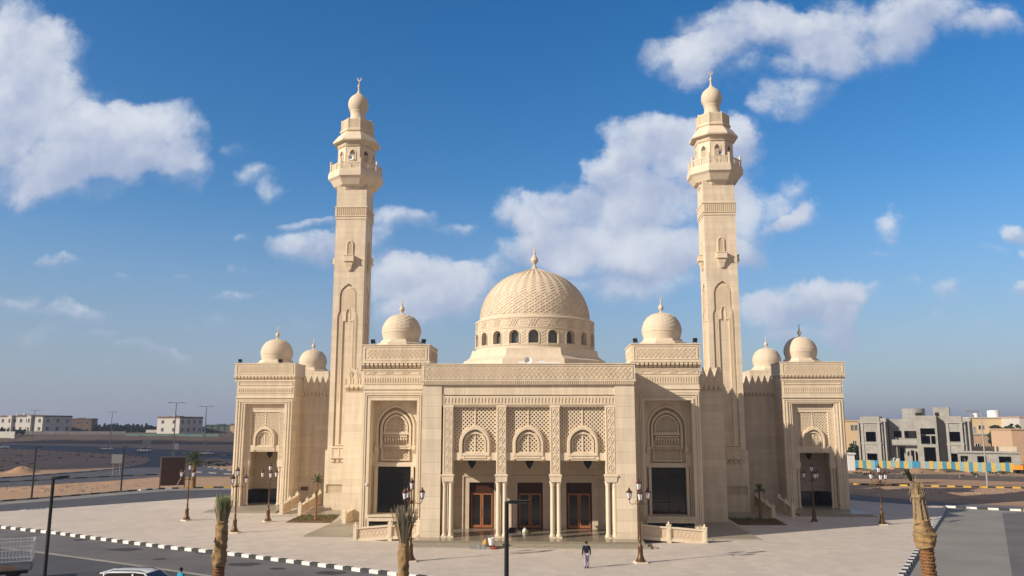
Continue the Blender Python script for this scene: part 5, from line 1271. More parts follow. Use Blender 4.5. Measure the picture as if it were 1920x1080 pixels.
#==PART4==
# ------------------------------------------------------------------ vehicles
def wheel(T, x, y, r, s):
    b = MB(); n = 20
    st = 0; b.lathe([(r*.62, -.11), (r, -.10), (r, .10), (r*.62, .11)], n); b.move(0, Matrix.Translation((x, y, r)) @ Matrix.Rotation(PI/2, 4, 'X')); o = b.build('wheel', 'tyre', T, smooth='auto')
    b = MB(); b.lathe([(r*.63, -.09), (r*.63, .09)], n); b.move(0, Matrix.Translation((x, y, r)) @ Matrix.Rotation(PI/2, 4, 'X')); b.build('rim', 'greymetal', o)
def car(label, loc, rz, kind='sedan', m='car_white', group=None):
    """side profile in x (front = +x), width in y; glasshouse narrower than the body"""
    T = empty('parked_car' if group is None else 'car', loc, label, 'car', group, rz)
    if kind == 'suv': L, W, zt = 4.8, 1.9, 1.80; body = [(-2.35, .45), (-2.4, .95), (-2.3, 1.12), (2.0-.9, 1.12), (2.25, .98), (2.4, .72), (2.35, .40)]; roof = [(-2.28, 1.12), (-2.18, 1.62), (-1.9, 1.76), (-.4, 1.80), (.25, 1.74), (1.15, 1.12)]
    else: L, W, zt = 4.6, 1.8, 1.45; body = [(-2.2, .40), (-2.28, .72), (-2.15, .95), (1.0, .95), (2.1, .82), (2.28, .62), (2.22, .35)]; roof = [(-1.75, .95), (-1.15, 1.36), (-.5, 1.45), (.15, 1.42), (1.05, .95)]
    b = MB(); w = W/2
    def shell(pts, wb, wt, z0, z1):
        n = len(pts); vs = []
        for sy in (-1, 1):
            for x, z in pts:
                t = (z-z0)/(z1-z0) if z1 > z0 else 0; vs.append((x, sy*(wb+(wt-wb)*t), z))
        b.add(vs, [list(range(n)), list(range(2*n-1, n-1, -1))]+[(i, (i+1) % n, (i+1) % n+n, i+n) for i in range(n)])
    shell(body, w, w*.94, .4, 1.1)
    o = b.build('body', m, T)
    mod = o.modifiers.new('bevel', 'BEVEL'); mod.width = .07; mod.segments = 3
    b = MB(); z0 = roof[0][1]; z1 = max(z for x, z in roof); shell(roof, w*.93, w*.74, z0, z1)
    g = b.build('glasshouse', 'glass', T); 
    b = MB(); top = [p for p in roof if p[1] > z0+.3]; top = top
    n = len(top); vs = []
    for sy in (-1, 1):
        for x, z in top: vs.append((x, sy*w*.775, z+.0)); 
    for sy in (-1, 1):
        for x, z in top: vs.append((x, sy*w*.70, z+.045))
    fs = [(i, i+1, 2*n+i+1, 2*n+i) for i in range(n-1)]+[(n+i, n+i+1, 3*n+i+1, 3*n+i) for i in range(n-1)]+[(2*n+i, 2*n+i+1, 3*n+i+1, 3*n+i) for i in range(n-1)]+[(0, n, 3*n, 2*n), (n-1, 2*n-1, 4*n-1, 3*n-1)]
    b.add(vs, fs); r = b.build('roof', m, T, smooth='auto')
    for xx in ((roof[0][0]+.12, roof[1][0]+.1), (-.45, -.45), (roof[-1][0]-.1, roof[-2][0]-.02)):
        for sy in (-1, 1):
            pl = MB(); pl.bar((xx[0], sy*w*.925, z0), (xx[1], sy*w*.785, z1-.05), .08, .06); pl.build('pillar', m, T)
    if kind == 'suv':
        for sy in (-1, 1):
            b = MB(); b.tube([(-1.9, sy*w*.62, 1.79), (-1.75, sy*w*.62, 1.87), (-.2, sy*w*.62, 1.88), (.15, sy*w*.62, 1.80)], .025, 6); b.build('roof_rail', 'darkmetal', T)
        b = MB(); b.box(-2.42, -2.1, -w*.7, w*.7, 1.70, 1.76); b.build('spoiler', m, T)
    for x in (-1.45, 1.45):
        for sy in (-1, 1): wheel(T, x, sy*(w-.1), .34, sy)
    for sy in (-1, 1):
        b = MB(); b.box(2.2, 2.31, sy*w*.72-.2, sy*w*.72+.2, .62, .76); b.build('headlight', 'plastic', T)
        b = MB(); b.box(-2.4, -2.25, sy*w*.75-.14, sy*w*.75+.14, .72, .92); b.build('tail_light', 'brick_red', T)
        b = MB(); b.box(.78, .98, sy*(w+.1)-.09, sy*(w+.1)+.09, z0+.02, z0+.18); b.build('mirror', m, T)
    return T
p = at(247, 1066, -23.2)
car('white car with dark roof rails at the bottom edge, left of the turquoise shirt', (p.x+.95, -23.2, -.16), R(-4), 'suv')
for px, py, lab, rz in ((5, 841, 'far white car cut by the left edge of the photo on the back road', 8), (200, 844, 'far white car by the tall street light on the back road', -14), (270, 848, 'far white car on the back road between the white sedan and the brown board', -16), (386, 853, 'low bright white car on the back road right of the tallest street light', -12)):
    x, y = gp(px, py, -.1); o = car(lab, (x, y, -.17), R(rz+180*(px > 250)), 'suv' if px in (5, 270) else 'sedan', group='cars on the back road'); o.scale = (1.35, 1.35, 1.35) if 0 else (1, 1, 1)

# stake-bed truck
xc = at(61, 1040, -17).x; TR = R(29)
T = empty('pickup_truck', (xc-.95*math.sin(TR), -17+.95*math.cos(TR), -.16), 'white stake-bed truck with orange lettering on its side panel, cut by the left edge', 'truck', rz=TR)
Lb = 4.6; W = 1.9
zt = at(60, 1014, -17).z+.16; zp = at(60, 1052, -17).z+.16; zb = at(60, 1069, -17).z+.16
b = MB(); b.box(-Lb, 0, -W/2, -W/2+.06, zb, zp); b.box(-Lb, 0, W/2-.06, W/2, zb, zp); b.box(-.06, 0, -W/2, W/2, zb, zp); b.box(-Lb, 0, -W/2, W/2, zb, zb+.08)
bed_ = b.build('bed', 'car_grey', T)
b = MB()
for yy in (-W/2, W/2-.04):
    for i in range(24): x = -Lb+.05+i*(Lb-.1)/23; b.box(x-.018, x+.018, yy, yy+.035, zp, zt)
    b.box(-Lb, 0, yy-.01, yy+.05, zt-.05, zt+.02); b.box(-Lb, 0, yy-.01, yy+.05, (zt+zp)/2+.05, (zt+zp)/2+.1); b.box(-Lb, 0, yy-.01, yy+.05, zp, zp+.05)
for i in range(11): y = -W/2+.09+i*.172; b.box(-.035, -.002, y-.015, y+.015, zp, zt)
b.box(-.05, .01, -W/2, W/2, zt-.05, zt+.02); b.box(-.05, .01, -W/2-.03, -W/2+.05, zp-.02, zt+.02); b.box(-.05, .01, W/2-.05, W/2+.03, zp-.02, zt+.02)
b.build('stake_cage', 'car_white', T)
b = MB(); random.seed(4); x = -2.15                                        # slanted lettering, worn
segs = {'l': [((0, 0), (0, 1))], 'i': [((0, 0), (0, .62)), ((0, .8), (0, .9))], 'a': [((0, 0), (0, .6)), ((0, .6), (.5, .6)), ((.5, .6), (.5, 0)), ((0, .3), (.5, .3)), ((0, 0), (.5, 0))], 't': [((.2, 0), (.2, .9)), ((0, .6), (.5, .6))], 'e': [((0, 0), (0, .6)), ((0, .6), (.5, .6)), ((.5, .6), (.5, .32)), ((0, .3), (.5, .3)), ((0, 0), (.5, 0))], 'r': [((0, 0), (0, .6)), ((0, .55), (.4, .6))]}
for ch in 'allateilr':
    s = .23
    for (a, c) in segs[ch]: 
        f = lambda q: (x+(q[0]+q[1]*.25)*s*.62, -W/2-.012, zb+.14+q[1]*s)
        b.bar(f(a), f(c), .015, .045, up=(0.01, 0, 1))
    x += .10 if ch in 'li' else .19
b.box(-2.3, -.55, -W/2-.012, -W/2-.004, zb+.06, zb+.085); b.build('lettering', 'orange', T)
b = MB(); b.box(-Lb-.1, -.2, -.4, .4, zb-.25, zb); b.build('chassis', 'darkmetal', T)
b = MB(); b.slab([(-Lb-2.0, -.88), (-Lb-.08, -.88), (-Lb-.08, .88), (-Lb-2.0, .88)], .55, 1.2); b.taper(-Lb-1.7, -Lb-.08, -.85, .85, 1.2, 1.95, -.25, -.02); o = b.build('cab', 'car_white', T); mo = o.modifiers.new('bevel', 'BEVEL'); mo.width = .05; mo.segments = 2
b = MB(); b.box(-Lb-1.5, -Lb-.3, -.9, .9, 1.3, 1.75); b.build('cab_window', 'glass', T)
for x in (-1.0, -Lb-1.1):
    for sy in (-1, 1): wheel(T, x, sy*.8, .36, sy)
for sy in (-1, 1):
    b = MB(); b.box(-.04, .02, sy*.75-.12, sy*.75+.12, zb+.02, zb+.14); b.build('tail_light', 'brick_red', T)

# ------------------------------------------------------------------ small things round the porch
def floodlight(p, label, rz=0):
    T = empty('floodlight', p, label, 'floodlight', 'floodlights on the roof corners', rz)
    b = MB(); b.taper(-.2, .2, -.14, .14, .18, .5, .05, -.02); b.move(0, Matrix.Rotation(R(25), 4, 'X')); h = b.build('lamp_head', 'darkmetal', T)
    b = MB(); b.box(-.15, .15, -.1, .1, 0, .04); b.bar((-.17, 0, .03), (-.17, 0, .35), .03, .05); b.bar((.17, 0, .03), (.17, 0, .35), .03, .05); b.build('bracket', 'darkmetal', T)
floodlight((-14.6, 6.7, 16.88), 'black floodlight at the left corner of the left flank block roof')
floodlight((-9.9, 6.7, 16.88), 'black floodlight at the right corner of the left flank block roof', R(20))
floodlight((9.75, 6.7, 16.88), 'black floodlight at the left corner of the right flank block roof', R(-20))
floodlight((15.15, 6.7, 16.88), 'black floodlight at the right corner of the right flank block roof')
floodlight((-35.2, 27.7, 16.76), 'small black floodlight at the outer corner of the left pavilion roof')
floodlight((-30.3, 27.7, 16.76), 'black floodlight right before the dome of the left pavilion')
def horn(p, label, rz=0, r=.34):
    T = empty('horn_loudspeaker', p, label, 'loudspeaker', None, rz)
    b = MB(); b.lathe([(.07, 0), (.09, .12), (.16, .28), (r, .42), (r, .45), (r*.86, .43), (.12, .25), (.05, .2)], 20, cap=False); b.move(0, Matrix.Rotation(PI/2, 4, 'X')); o = b.build('horn', 'plastic', T, smooth='auto')
    b = MB(); b.lathe([(.1, -.14), (.1, .02)], 12); b.move(0, Matrix.Rotation(PI/2, 4, 'X')); b.build('driver', 'greymetal', T)
    b = MB(); b.lathe([(.05, .18), (.09, .30), (.02, .34)], 12); b.move(0, Matrix.Rotation(PI/2, 4, 'X')); b.build('centre_cone', 'greymetal', T)
    b = MB(); b.bar((0, .0, -.1), (0, .0, -r-.12), .05, .05); b.box(-.12, .12, -.1, .1, -r-.14, -r-.1); b.build('stand', 'greymetal', T)
p = at(990.5, 677.5, 3.0); horn((p.x, 3.0, 14.60+.47), 'round white horn loudspeaker on the porch roof before the main dome', 0, .33)
p = at(659.5, 297, 23.9); horn((p.x, 23.95, p.z), 'horn loudspeaker on the left minaret balcony before its window', 0, .34)
p = at(1347.5, 287, 23.9); horn((p.x, 23.95, p.z), 'horn loudspeaker on the right minaret balcony before its window', R(20), .34)
q0 = at(966, 677, 4.0); p0 = q0.x; zr = q0.z; b = MB(); b.prism([(p0, 14.5), (p0+.95, 14.5), (p0+.95, zr), (p0+.35, zr-.06)], 3.6, 4.4); tag(b.build('roof_duct', 'plastic'), 'low white sloping duct on the porch roof left of the loudspeaker', 'duct')
p1 = at(1004, 680, 4.0).x; b = MB(); b.box(p1, p1+2.1, 3.6, 4.4, 14.5, zr-.1); b.box(p1+.3, p1+.8, 3.8, 4.2, zr-.1, zr); tag(b.build('roof_tray', 'plastic'), 'long low white tray on the porch roof right of the loudspeaker', 'tray')
def hang(x, y, z, label, sc=1.0, up=0.0):
    T = empty('hanging_lantern', (x, y, z), label, 'lantern', 'hanging porch lanterns')
    b = MB(); b.tube([(0, 0, up), (0, 0, -.12)], .018, 6); b.lathe([(.05, -.98), (.03, -.9), (.12, -.84), (.3, -.55), (.36, -.38), (.34, -.2), (.2, -.1), (.05, -.08)], 8); b.build('metal_shade', 'darkmetal', T)
    T.scale = (sc,)*3
for x, n in ((-4.9, 'left'), (.05, 'middle'), (5.05, 'right')): hang(x, 3.0, 6.75, 'dark metal lantern hanging in the %s bay of the central porch' % n, up=5.4)
hang(-31.9, 30, 6.5, 'dark lantern hanging inside the left corner pavilion'); hang(31.9, 30, 6.5, 'dark lantern hanging inside the right corner pavilion')
p = at(571, 916, 30.98); b = MB(); b.box(p.x-.42, p.x+.42, 30.86, 30.998, p.z-.22, p.z+.22); tag(b.build('wall_box', 'wall_brown'), 'small dark box on the sunlit wall above the left ramp', 'box')
p = at(688, 908, 6.4); b = MB(); b.lathe([(.06, .1), (.14, .04), (.15, -.04), (.1, -.12), (.02, -.17)], 12, (p.x, 6.25, p.z)); b.box(p.x-.05, p.x+.05, 6.25, 6.4, p.z+.05, p.z+.1); tag(b.build('security_camera', 'plastic'), 'white dome camera on the frame left of the big dark window', 'camera')
for i, px in enumerate((886, 895, 904.5, 914, 922)):
    x, y = gp(px, 1029.5, 0); b = MB(); b.ring(rect(-.2, .2, 0, .22), rect(-.14, -.02, .05, .17), -.19, .19); b = MB()
    b.box(-.23, .23, -.1, -.06, 0, .3); b.box(-.23, .23, .12, .16, 0, .3); b.box(-.23, -.18, -.06, .12, 0, .3); b.box(.18, .23, -.06, .12, 0, .3); b.box(-.02, .02, -.06, .12, 0, .3)
    o = b.build('hollow_block', 'block', loc=(x, y+.1, 0), rz=R((4, -3, 2, -5, 3)[i]))
    tag(o, 'grey hollow block, %s of the five at the foot of the porch steps' % ('leftmost', 'second from left', 'middle one', 'second from right', 'rightmost')[i], 'block', 'hollow blocks by the steps')
def sack(px, py, z, r, h, m, name, label, cat):
    x, y = gp(px, py, z); b = MB(); vs = []; 
    blob_tube(b, [(0, 0, h*t) for t in (0, .15, .35, .6, .8, .92, 1)], [r*.8, r, r*1.05, r*.85, r*.5, r*.2, r*.28], 14, .2, 0, px); tag(b.build(name, m, smooth=True, loc=(x, y, z)), label, cat)
sack(910, 1022, .3, .2, .5, 'amber', 'sack', 'amber sack tied at the top, beside the white bucket', 'sack')
x, y = gp(921, 1022, .3); T = empty('bucket', (x, y, .3), 'white plastic bucket beside the amber sack at the porch steps', 'bucket')
b = MB(); b.lathe([(.2, 0), (.25, .5), (.27, .5), (.27, .54), (.23, .54), (.19, .05)], 18, cap=False); b.lathe([(.19, .0), (.19, .04)], 18); b.build('shell', 'plastic', T, smooth='auto')
b = MB(); b.tube([(.26*math.cos(a), 0, .5+.18*math.sin(a)) for a in [PI*k/10 for k in range(11)]], .012, 5); b.build('handle', 'greymetal', T)
sack(926, 1029, .02, .3, .2, 'brick_red', 'sack', 'low dark red bag to the right of the hollow blocks', 'bag')
sack(984, 998.5, .45, .22, .4, 'plastic', 'plastic_bag', 'crumpled white bag on the porch floor before the middle door', 'bag')
sack(989, 1000, .45, .2, .28, 'grass', 'plastic_bag', 'greenish crumpled bag beside the white bag on the porch floor', 'bag')
sack(973, 998.5, .45, .2, .14, 'plastic', 'rag', 'flat pale rag on the porch floor left of the white bag', 'rag')
x, y = gp(959, 997, .45); b = MB(); b.box(-.45, .3, -.2, .2, 0, .2); b.box(-.2, .45, -.15, .15, .2, .34); tag(b.build('tool_box', 'darkmetal', loc=(x, y, .45), rz=R(8)), 'dark tool case at the foot of the pier between the left and middle doors', 'case')
p = gp(1195, 1013, .3); b = MB(); b.bar((p[0]-.2, p[1]-.1, .1), (p[0]+1.35, p[1]-2.4, .04), .22, .05); tag(b.build('plank', 'post_wood'), 'reddish plank lying from the porch corner down the steps behind the right lamp post', 'plank')

# ------------------------------------------------------------------ brown board and road sign on the left
x, y = gp(299, 914, -.1); x2, y2 = gp(340, 911.5, -.1)
T = empty('site_board', (x, y, -.2), 'large brown board held by pale timber posts beside the road', 'board'); L = math.hypot(x2-x, y2-y); T.rotation_euler.z = math.atan2(y2-y, x2-x)*.55
L = 3.6; h = 4.7
b = MB(); b.box(.1, L-.1, -.03, .03, .35, h-.1); b.build('panel', 'board', T)
for q in (0, L):
    b = MB(); b.box(q-.09, q+.09, -.09, .09, 0, h); b.build('post', 'post_wood', T)
b = MB(); b.box(-.1, L+.1, -.1, .1, h, h+.12); b.build('top_rail', 'post_wood', T)
b = MB(); b.bar((L-.05, -.1, 2.6), (L-1.4, -1.4, 0), .1, .1); b.build('brace', 'post_wood', T)
x, y = gp(217, 891, -.1); h = at(217, 851, y).z; T = empty('road_sign', (x, y, -.2), 'grey rectangular sign on two legs between the two roads', 'sign', rz=R(15))
b = MB(); b.box(-.95, .95, -.04, .04, h-1.6, h+.1); b.box(-.95, .95, -.06, -.04, h-.75, h-.68); b.build('panel', 'greymetal', T)
for q in (-.6, .6):
    b = MB(); b.lathe([(.05, 0), (.05, h)], 8, (q, .08, 0)); b.build('leg', 'greymetal', T)
x, y = gp(322, 884, -.1)
for px, py, hh, lab in ((328, 836, 1.6, 'small white road sign left of the lilac villa by the tall light'), (274, 828, 1.5, 'small pale sign on the dark slope above the second white car')):
    x, y = gp(px, 856, -.1) if px > 300 else gp(px, 846, -.1); z = at(px, py, y).z; T = empty('road_sign', (x, y, -.2), lab, 'sign')
    w = .9 if px > 300 else 1.6
    b = MB(); b.box(-w, w, -.04, .04, z-.9, z+.9); b.build('panel', 'plastic' if px > 300 else 'greymetal', T); b = MB(); b.lathe([(.07, 0), (.07, z)], 8, (0, .1, 0)); b.build('leg', 'greymetal', T)

# ------------------------------------------------------------------ far villas on the left
def windows(T, face, spec, m='glass', fm='wall_white'):
    """spec: (u, z, w, h) on a face given by origin, direction, outward normal"""
    o, d, n = [Vector(v) for v in face]
    for (u, z, w, h) in spec:
        b = MB(); c = o+d*u+Vector((0, 0, z))
        def q(a, zz_, k): return c+d*a+Vector((0, 0, zz_))+n*k
        st = [q(-w/2, 0, .03), q(w/2, 0, .03), q(w/2, h, .03), q(-w/2, h, .03), q(-w/2, 0, -.05), q(w/2, 0, -.05), q(w/2, h, -.05), q(-w/2, h, -.05)]
        b.add(st, [(0, 1, 2, 3), (7, 6, 5, 4), (0, 4, 5, 1), (1, 5, 6, 2), (2, 6, 7, 3), (3, 7, 4, 0)]); wn_ = b.build('window', m, T)
        f = MB(); t = .12
        for (a0, z0, a1, z1) in ((-w/2-t/2, -t/2, w/2+t/2, -t/2), (-w/2-t/2, h+t/2, w/2+t/2, h+t/2), (-w/2-t/2, 0, -w/2-t/2, h), (w/2+t/2, 0, w/2+t/2, h), (0, 0, 0, h)): f.bar(q(a0, z0, .06), q(a1, z1, .06), t, t)
        f.build('frame', fm, wn_)
def villa(px, Y, ztop, z0, wa, wb, rz, label, m='wall_white', mb_='wall_lilac', name='villa', rows=2, cols=(4, 3), roof='wall_brown', cat='villa', bay=True):
    """corner nearest the camera at px; lit front runs left (wa), shaded side runs back right (wb)"""
    p = at(px, 790, Y); T = empty(name, (p.x, p.y, z0), label, cat, None, rz); H = ztop-z0
    b = MB(); b.box(-wa, 0, 0, wb, -1.5, H); b.build('wall', m, T)
    b = MB(); b.box(-wa-.3, .3, -.3, wb+.3, H, H+.25); b.box(-wa, 0, 0, wb, H+.25, H+.9); b.box(-wa*.6, -wa*.35, 1.5, wb*.5, H+.9, H+1.3); b.build('roof', roof, T)
    fh = H/rows; sp = []; sp2 = []
    for r in range(rows):
        for c in range(cols[0]): sp.append((-wa+wa*(c+.5)/cols[0], fh*r+fh*.32, min(1.7, wa/cols[0]*.42), fh*.42))
        for c in range(cols[1]): sp2.append((wb*(c+.5)/cols[1], fh*r+fh*.32, min(1.8, wb/cols[1]*.36), fh*.42))
    windows(T, ((0, 0, 0), (1, 0, 0), (0, -1, 0)), sp); windows(T, ((0, 0, 0), (0, 1, 0), (1, 0, 0)), sp2)
    if bay:
        for k in (.27, .72):
            b = MB(); x = -wa*k; b.box(x-1.6, x+1.6, -1.6, 0, -1.2, H+.5); b.box(x-1.8, x+1.8, -1.8, 0, H+.5, H+.8); o = b.build('bay', m, T)
            windows(o, ((x, -1.6, 0), (1, 0, 0), (0, -1, 0)), [(0, fh*1.3, 1.2, fh*.45), (0, fh*.1, 1.3, fh*.6)])
    return T
FZ = lambda px, py, Y: at(px, py, Y).z
villa(80, 420, FZ(80, 781.5, 420), 4.5, 34, 22, R(-15), 'long cream and white two-storey villa at the far left horizon', cols=(7, 3))
villa(172, 455, FZ(165, 787, 455), 4.5, 17, 8, R(4), 'low brown building right of the long white villa', m='wall_brown', mb_='wall_brown', cols=(3, 2), bay=False, name='building', cat='building')
villa(337, 400, FZ(337, 784, 400), 4.3, 16.5, 19, R(-18), 'white villa with a lilac shaded side behind the green hoarding', cols=(2, 4), bay=False)
villa(435, 430, FZ(410, 799, 430), 4.3, 16, 10, R(0), 'dark green sheeted building right of the lilac villa', m='green_net', cols=(4, 2), bay=False, name='building', roof='green_net', cat='building')
villa(452, 425, FZ(440, 797, 425), 4.3, 6.5, 10, R(0), 'pale building just left of the mosque corner', m='wall_tan', cols=(1, 2), bay=False, name='building', cat='building')
b = MB(); p = at(283, 800, 440); b.box(p.x-3, p.x+4, 440, 448, 3, FZ(283, 806, 440)); tag(b.build('shed', 'wall_white'), 'low white shed left of the white and lilac villa', 'shed')
def long_wall(px0, px1, Y0, Y1, top, bot, m, label, name='boundary_wall', cat='wall', step=9):
    a, c = at(px0, top, Y0), at(px1, top, Y1); T = empty(name, (a.x, a.y, 0), label, cat)
    n = max(2, int((c-a).length/step)); d = (c-a)/n
    zb_ = at(px0, bot, Y0).z-1.5
    b = MB(); b.bar((0, 0, (a.z+zb_)/2), (c.x-a.x, c.y-a.y, (c.z+zb_)/2), .25, a.z-zb_); b.build('wall_panel', m, T)
    for i in range(n+1):
        b = MB(); q = d*i; b.box(q.x-.2, q.x+.2, q.y-.25, q.y+.2, zb_, a.z+q.z+.12); b.build('post', m, T)
long_wall(-40, 28, 392, 388, 809, 820, 'wall_white', 'white boundary wall at the left edge below the long villa')
long_wall(28, 236, 412, 400, 808.5, 819, 'asphalt', 'long grey boundary wall below the villas on the left')
long_wall(236, 410, 392, 380, 813, 829, 'green_wall', 'pale green hoarding below the lilac villa')
def bushy(px, Y, ztop, zb, r, label, seed, m='leaf_dark', group=None, n=520, trunk=True, cat='tree', name='tree', conical=False, leafs=.16):
    p = at(px, 800, Y); T = empty(name, (p.x, p.y, zb), label, cat, group); H = ztop-zb; random.seed(seed)
    b = MB(); b.tube([(0, 0, -.5), (.1, 0, H*.3), (-.1, .1, H*.75)], [r*.12, r*.08, r*.03], 7)
    for k in range(5): a = 2*PI*k/5; b.tube([(.05, 0, H*(.28+.07*k)), (r*.5*math.cos(a), r*.5*math.sin(a), H*(.5+.07*k))], [r*.05, r*.015], 5)
    b.build('trunk', 'bark', T)
    b = MB(); cl = [(random.gauss(0, .42), random.gauss(0, .42), random.uniform(.3, .92), random.uniform(.28, .5)) for _ in range(12)]
    s = r*leafs
    for i in range(n):
        c = random.choice(cl); v = Vector((random.gauss(0, 1), random.gauss(0, 1), random.gauss(0, 1))).normalized()*c[3]*random.random()**.4
        if conical: z = random.random()**1.3; a = random.uniform(0, 2*PI); rr = (1-z)*.9*random.random()**.5+.04; q = Vector((rr*math.cos(a)*r, rr*math.sin(a)*r, H*(.12+z*.88)))
        else: q = Vector(((c[0]+v.x)*r, (c[1]+v.y)*r, H*c[2]+v.z*r*.8))
        a = Vector((random.gauss(0, 1), random.gauss(0, 1), random.gauss(0, 1))).normalized(); e = a.cross(Vector((random.gauss(0, 1), random.gauss(0, 1), .3))).normalized()
        b.add([q-a*s, q+e*s*.8, q+a*s, q-e*s*.8], [(0, 1, 2, 3)])
    b.build('crown', m, T, fixn=False)
    return T
random.seed(21)
txs = [181, 189, 196, 203, 211, 219, 226, 234, 241, 250, 258, 266, 274, 281]
for i, px in enumerate(txs):
    zt_ = FZ(px, random.uniform(793.5, 799), 450)
    ords = ('first', 'second', 'third', 'fourth', 'fifth', 'sixth', 'seventh', 'seventh from right', 'sixth from right', 'fifth from right', 'fourth from right', 'third from right', 'second from right', 'last')
    lab = 'dark far tree, %s in the row right of the brown building' % (ords[i] if 'right' in ords[i] or i == 13 else ords[i]+' from left')
    bushy(px, 450+(i % 3)*6, zt_, 4.0, 2.6, lab, 100+i, group='row of dark far trees', n=260, conical=(i % 3 != 1), leafs=.2)
for i, (px, py) in enumerate(((8, 803), (30, 805), (42, 806))): bushy(px, 400, FZ(px, py, 400), 3.5, 2.4, ('round bush at the left edge before the long villa', 'dark bush second from the left edge before the villa', 'dark bush third from the left edge before the villa')[i], 140+i, cat='bush', name='bush', n=240, leafs=.2)

# ------------------------------------------------------------------ unfinished concrete house on the right
A = Vector((at(1612, 860, 131).x, 131)); dr_ = Vector((.888, -.460))
def loc_u(px):                                               # distance along the front for a sight line
    d = sight(px, 820); o = Vector((_o.x, _o.y)); dd = Vector((d.x, d.y)); den = dr_.x*dd.y-dr_.y*dd.x; w = o-A
    return (w.x*dd.y-w.y*dd.x)/den
def loc_z(px, py):
    u = loc_u(px); q = A+dr_*u; return at(px, py, q.y).z+.2
HR = math.atan2(dr_.y, dr_.x)
T = empty('unfinished_house', (A.x, A.y, -.2), 'unfinished two-storey grey concrete house with empty window openings', 'house', rz=HR)
U = loc_u; ZR = loc_z(1632, 781); Z2 = loc_z(1632, 832)
def wall_open(name, u0, u1, y0, z0, z1, opens, m='concrete', depth=.3, parent=T):
    """front wall strip at depth y0 with rectangular openings (one column of openings)"""
    b = MB(); o = sorted(opens, key=lambda q: q[2]); zc = z0
    for (a, c, za, zb_) in o:
        if za > zc: b.box(u0, u1, y0, y0+depth, zc, za)
        b.box(u0, a, y0, y0+depth, za, zb_); b.box(c, u1, y0, y0+depth, za, zb_); zc = zb_
        b.box(a-.12, c+.12, y0-.06, y0-.001, zb_, zb_+.14); b.box(a-.12, c+.12, y0-.06, y0-.001, za-.12, za)
    b.box(u0, u1, y0, y0+depth, zc, z1)
    return b.build(name, m, parent)
for (p0, p1, wx0, wx1) in ((1615, 1651, 1623.5, 1642.5), (1775, 1806, 1780, 1801)):
    wall_open('bay_wall', U(p0), U(p1), 0, 0, ZR, [(U(wx0), U(wx1), loc_z(wx0, 866), loc_z(wx0, 850)), (U(wx0), U(wx1), loc_z(wx0, 828), loc_z(wx0, 809.5))])
    b = MB(); b.box(U(p0), U(p0)+.3, .3, 6, 0, ZR); b.box(U(p1)-.3, U(p1), .3, 6, 0, ZR); b.box(U(p0), U(p1), .3, 6, ZR-.3, ZR-.05); b.box(U(p0), U(p1), .3, 6, Z2-.2, Z2); b.build('side_wall', 'concrete', T)
    b = MB(); b.box(U(p0)-.2, U(p1)+.2, -.25, 0, ZR-1.55, ZR-1.25); b.box(U(p0)-.15, U(p1)+.15, -.15, 0, Z2-.1, Z2+.25)
    for q in (U(p0), U(p1)-.55): b.box(q, q+.55, -.18, 0, 0, ZR-1.55)
    b.build('cornice', 'concrete2', T)
for (p0, p1) in ((1651.5, 1663), (1806.5, 1822)):
    b = MB(); b.box(U(p0), U(p1), .2, 6, ZR-1.2, ZR-.4); b.box(U(p0), U(p1), 3.0, 3.3, 0, ZR-1.2)
    for q in (.25, .75):
        u = U(p0)+(U(p1)-U(p0))*q; b.lathe([(.2, 0), (.2, ZR-1.2)], 10, (u, .5, 0))
    b.build('colonnade', 'concrete2', T)
u0, u1 = U(1664), U(1719)
wall_open('middle_wall', u0, u0+(u1-u0)*.48, 4.0, 0, ZR-.7, [(u0+2.0, u0+4.6, .2, Z2-.9), (U(1673), U(1688), loc_z(1680, 821), loc_z(1680, 808))])
wall_open('balcony_wall', u0+(u1-u0)*.48, u1, 1.4, Z2-.2, ZR-.6, [(U(1695), U(1718), loc_z(1700, 822), loc_z(1700, 808))])
b = MB(); b.box(U(1672), u1, -.4, 4.0, Z2-.25, Z2); b.box(U(1672), u1, -.4, -.15, Z2-.1, Z2+1.0); b.box(u0, u1, 4.3, 6, ZR-.9, ZR-.7); b.build('balcony', 'concrete2', T)
b = MB(); c = U(1708); w = (U(1720)-U(1695))/2
b.ring(rect(c-w, c+w, 0, Z2-.3), [(c-w*.8, .02), (c+w*.8, .02), (c+w*.8, Z2*.62)]+[(c+w*.8*math.cos(PI*i/8), Z2*.62+.7*math.sin(PI*i/8)) for i in range(1, 8)]+[(c-w*.8, Z2*.62)], .9, 1.2, c=(c, Z2*.4))
for q in (-.35, .35): b.box(c+w*q-.12, c+w*q+.12, .95, 1.15, 0, Z2*.75)
b.build('arched_bay', 'concrete2', T)
u0, u1 = U(1719.5), U(1758.5); a0, a1 = U(1727), U(1754.5)
wall_open('entrance_wall', u0, u1, -1.0, 0, ZR+.15, [(U(1731), U(1753), .1, Z2-.6), (a0, a1, Z2+.1, loc_z(1740, 803))], depth=.4)
b = MB(); b.box(u0, u0+.3, -.6, 6, 0, ZR+.1); b.box(u1-.3, u1, -.6, 6, 0, ZR+.1); b.box(a0, a1, .6, .7, Z2+1.9, Z2+2.2); b.box((a0+a1)/2+.3, (a0+a1)/2+.5, .6, .7, Z2+.1, Z2+1.9); b.box(u0, u1, -.6, 5, ZR-.8, ZR-.5); b.build('entrance_frame', 'concrete2', T)
b = MB(); b.box(U(1759), U(1775), 2.5, 2.8, 0, ZR-.3); b.build('recess_wall', 'concrete', T)
b = MB(); b.box(U(1608), U(1614.5), 2.5, 2.8, 0, ZR-.9); b.box(U(1608), U(1611), .8, 2.5, 0, ZR-1.3); b.build('side_wing', 'concrete', T)
b = MB(); b.box(U(1614), U(1822), 6.0, 18, 0, ZR-.6); b.build('rear_volume', 'concrete', T)
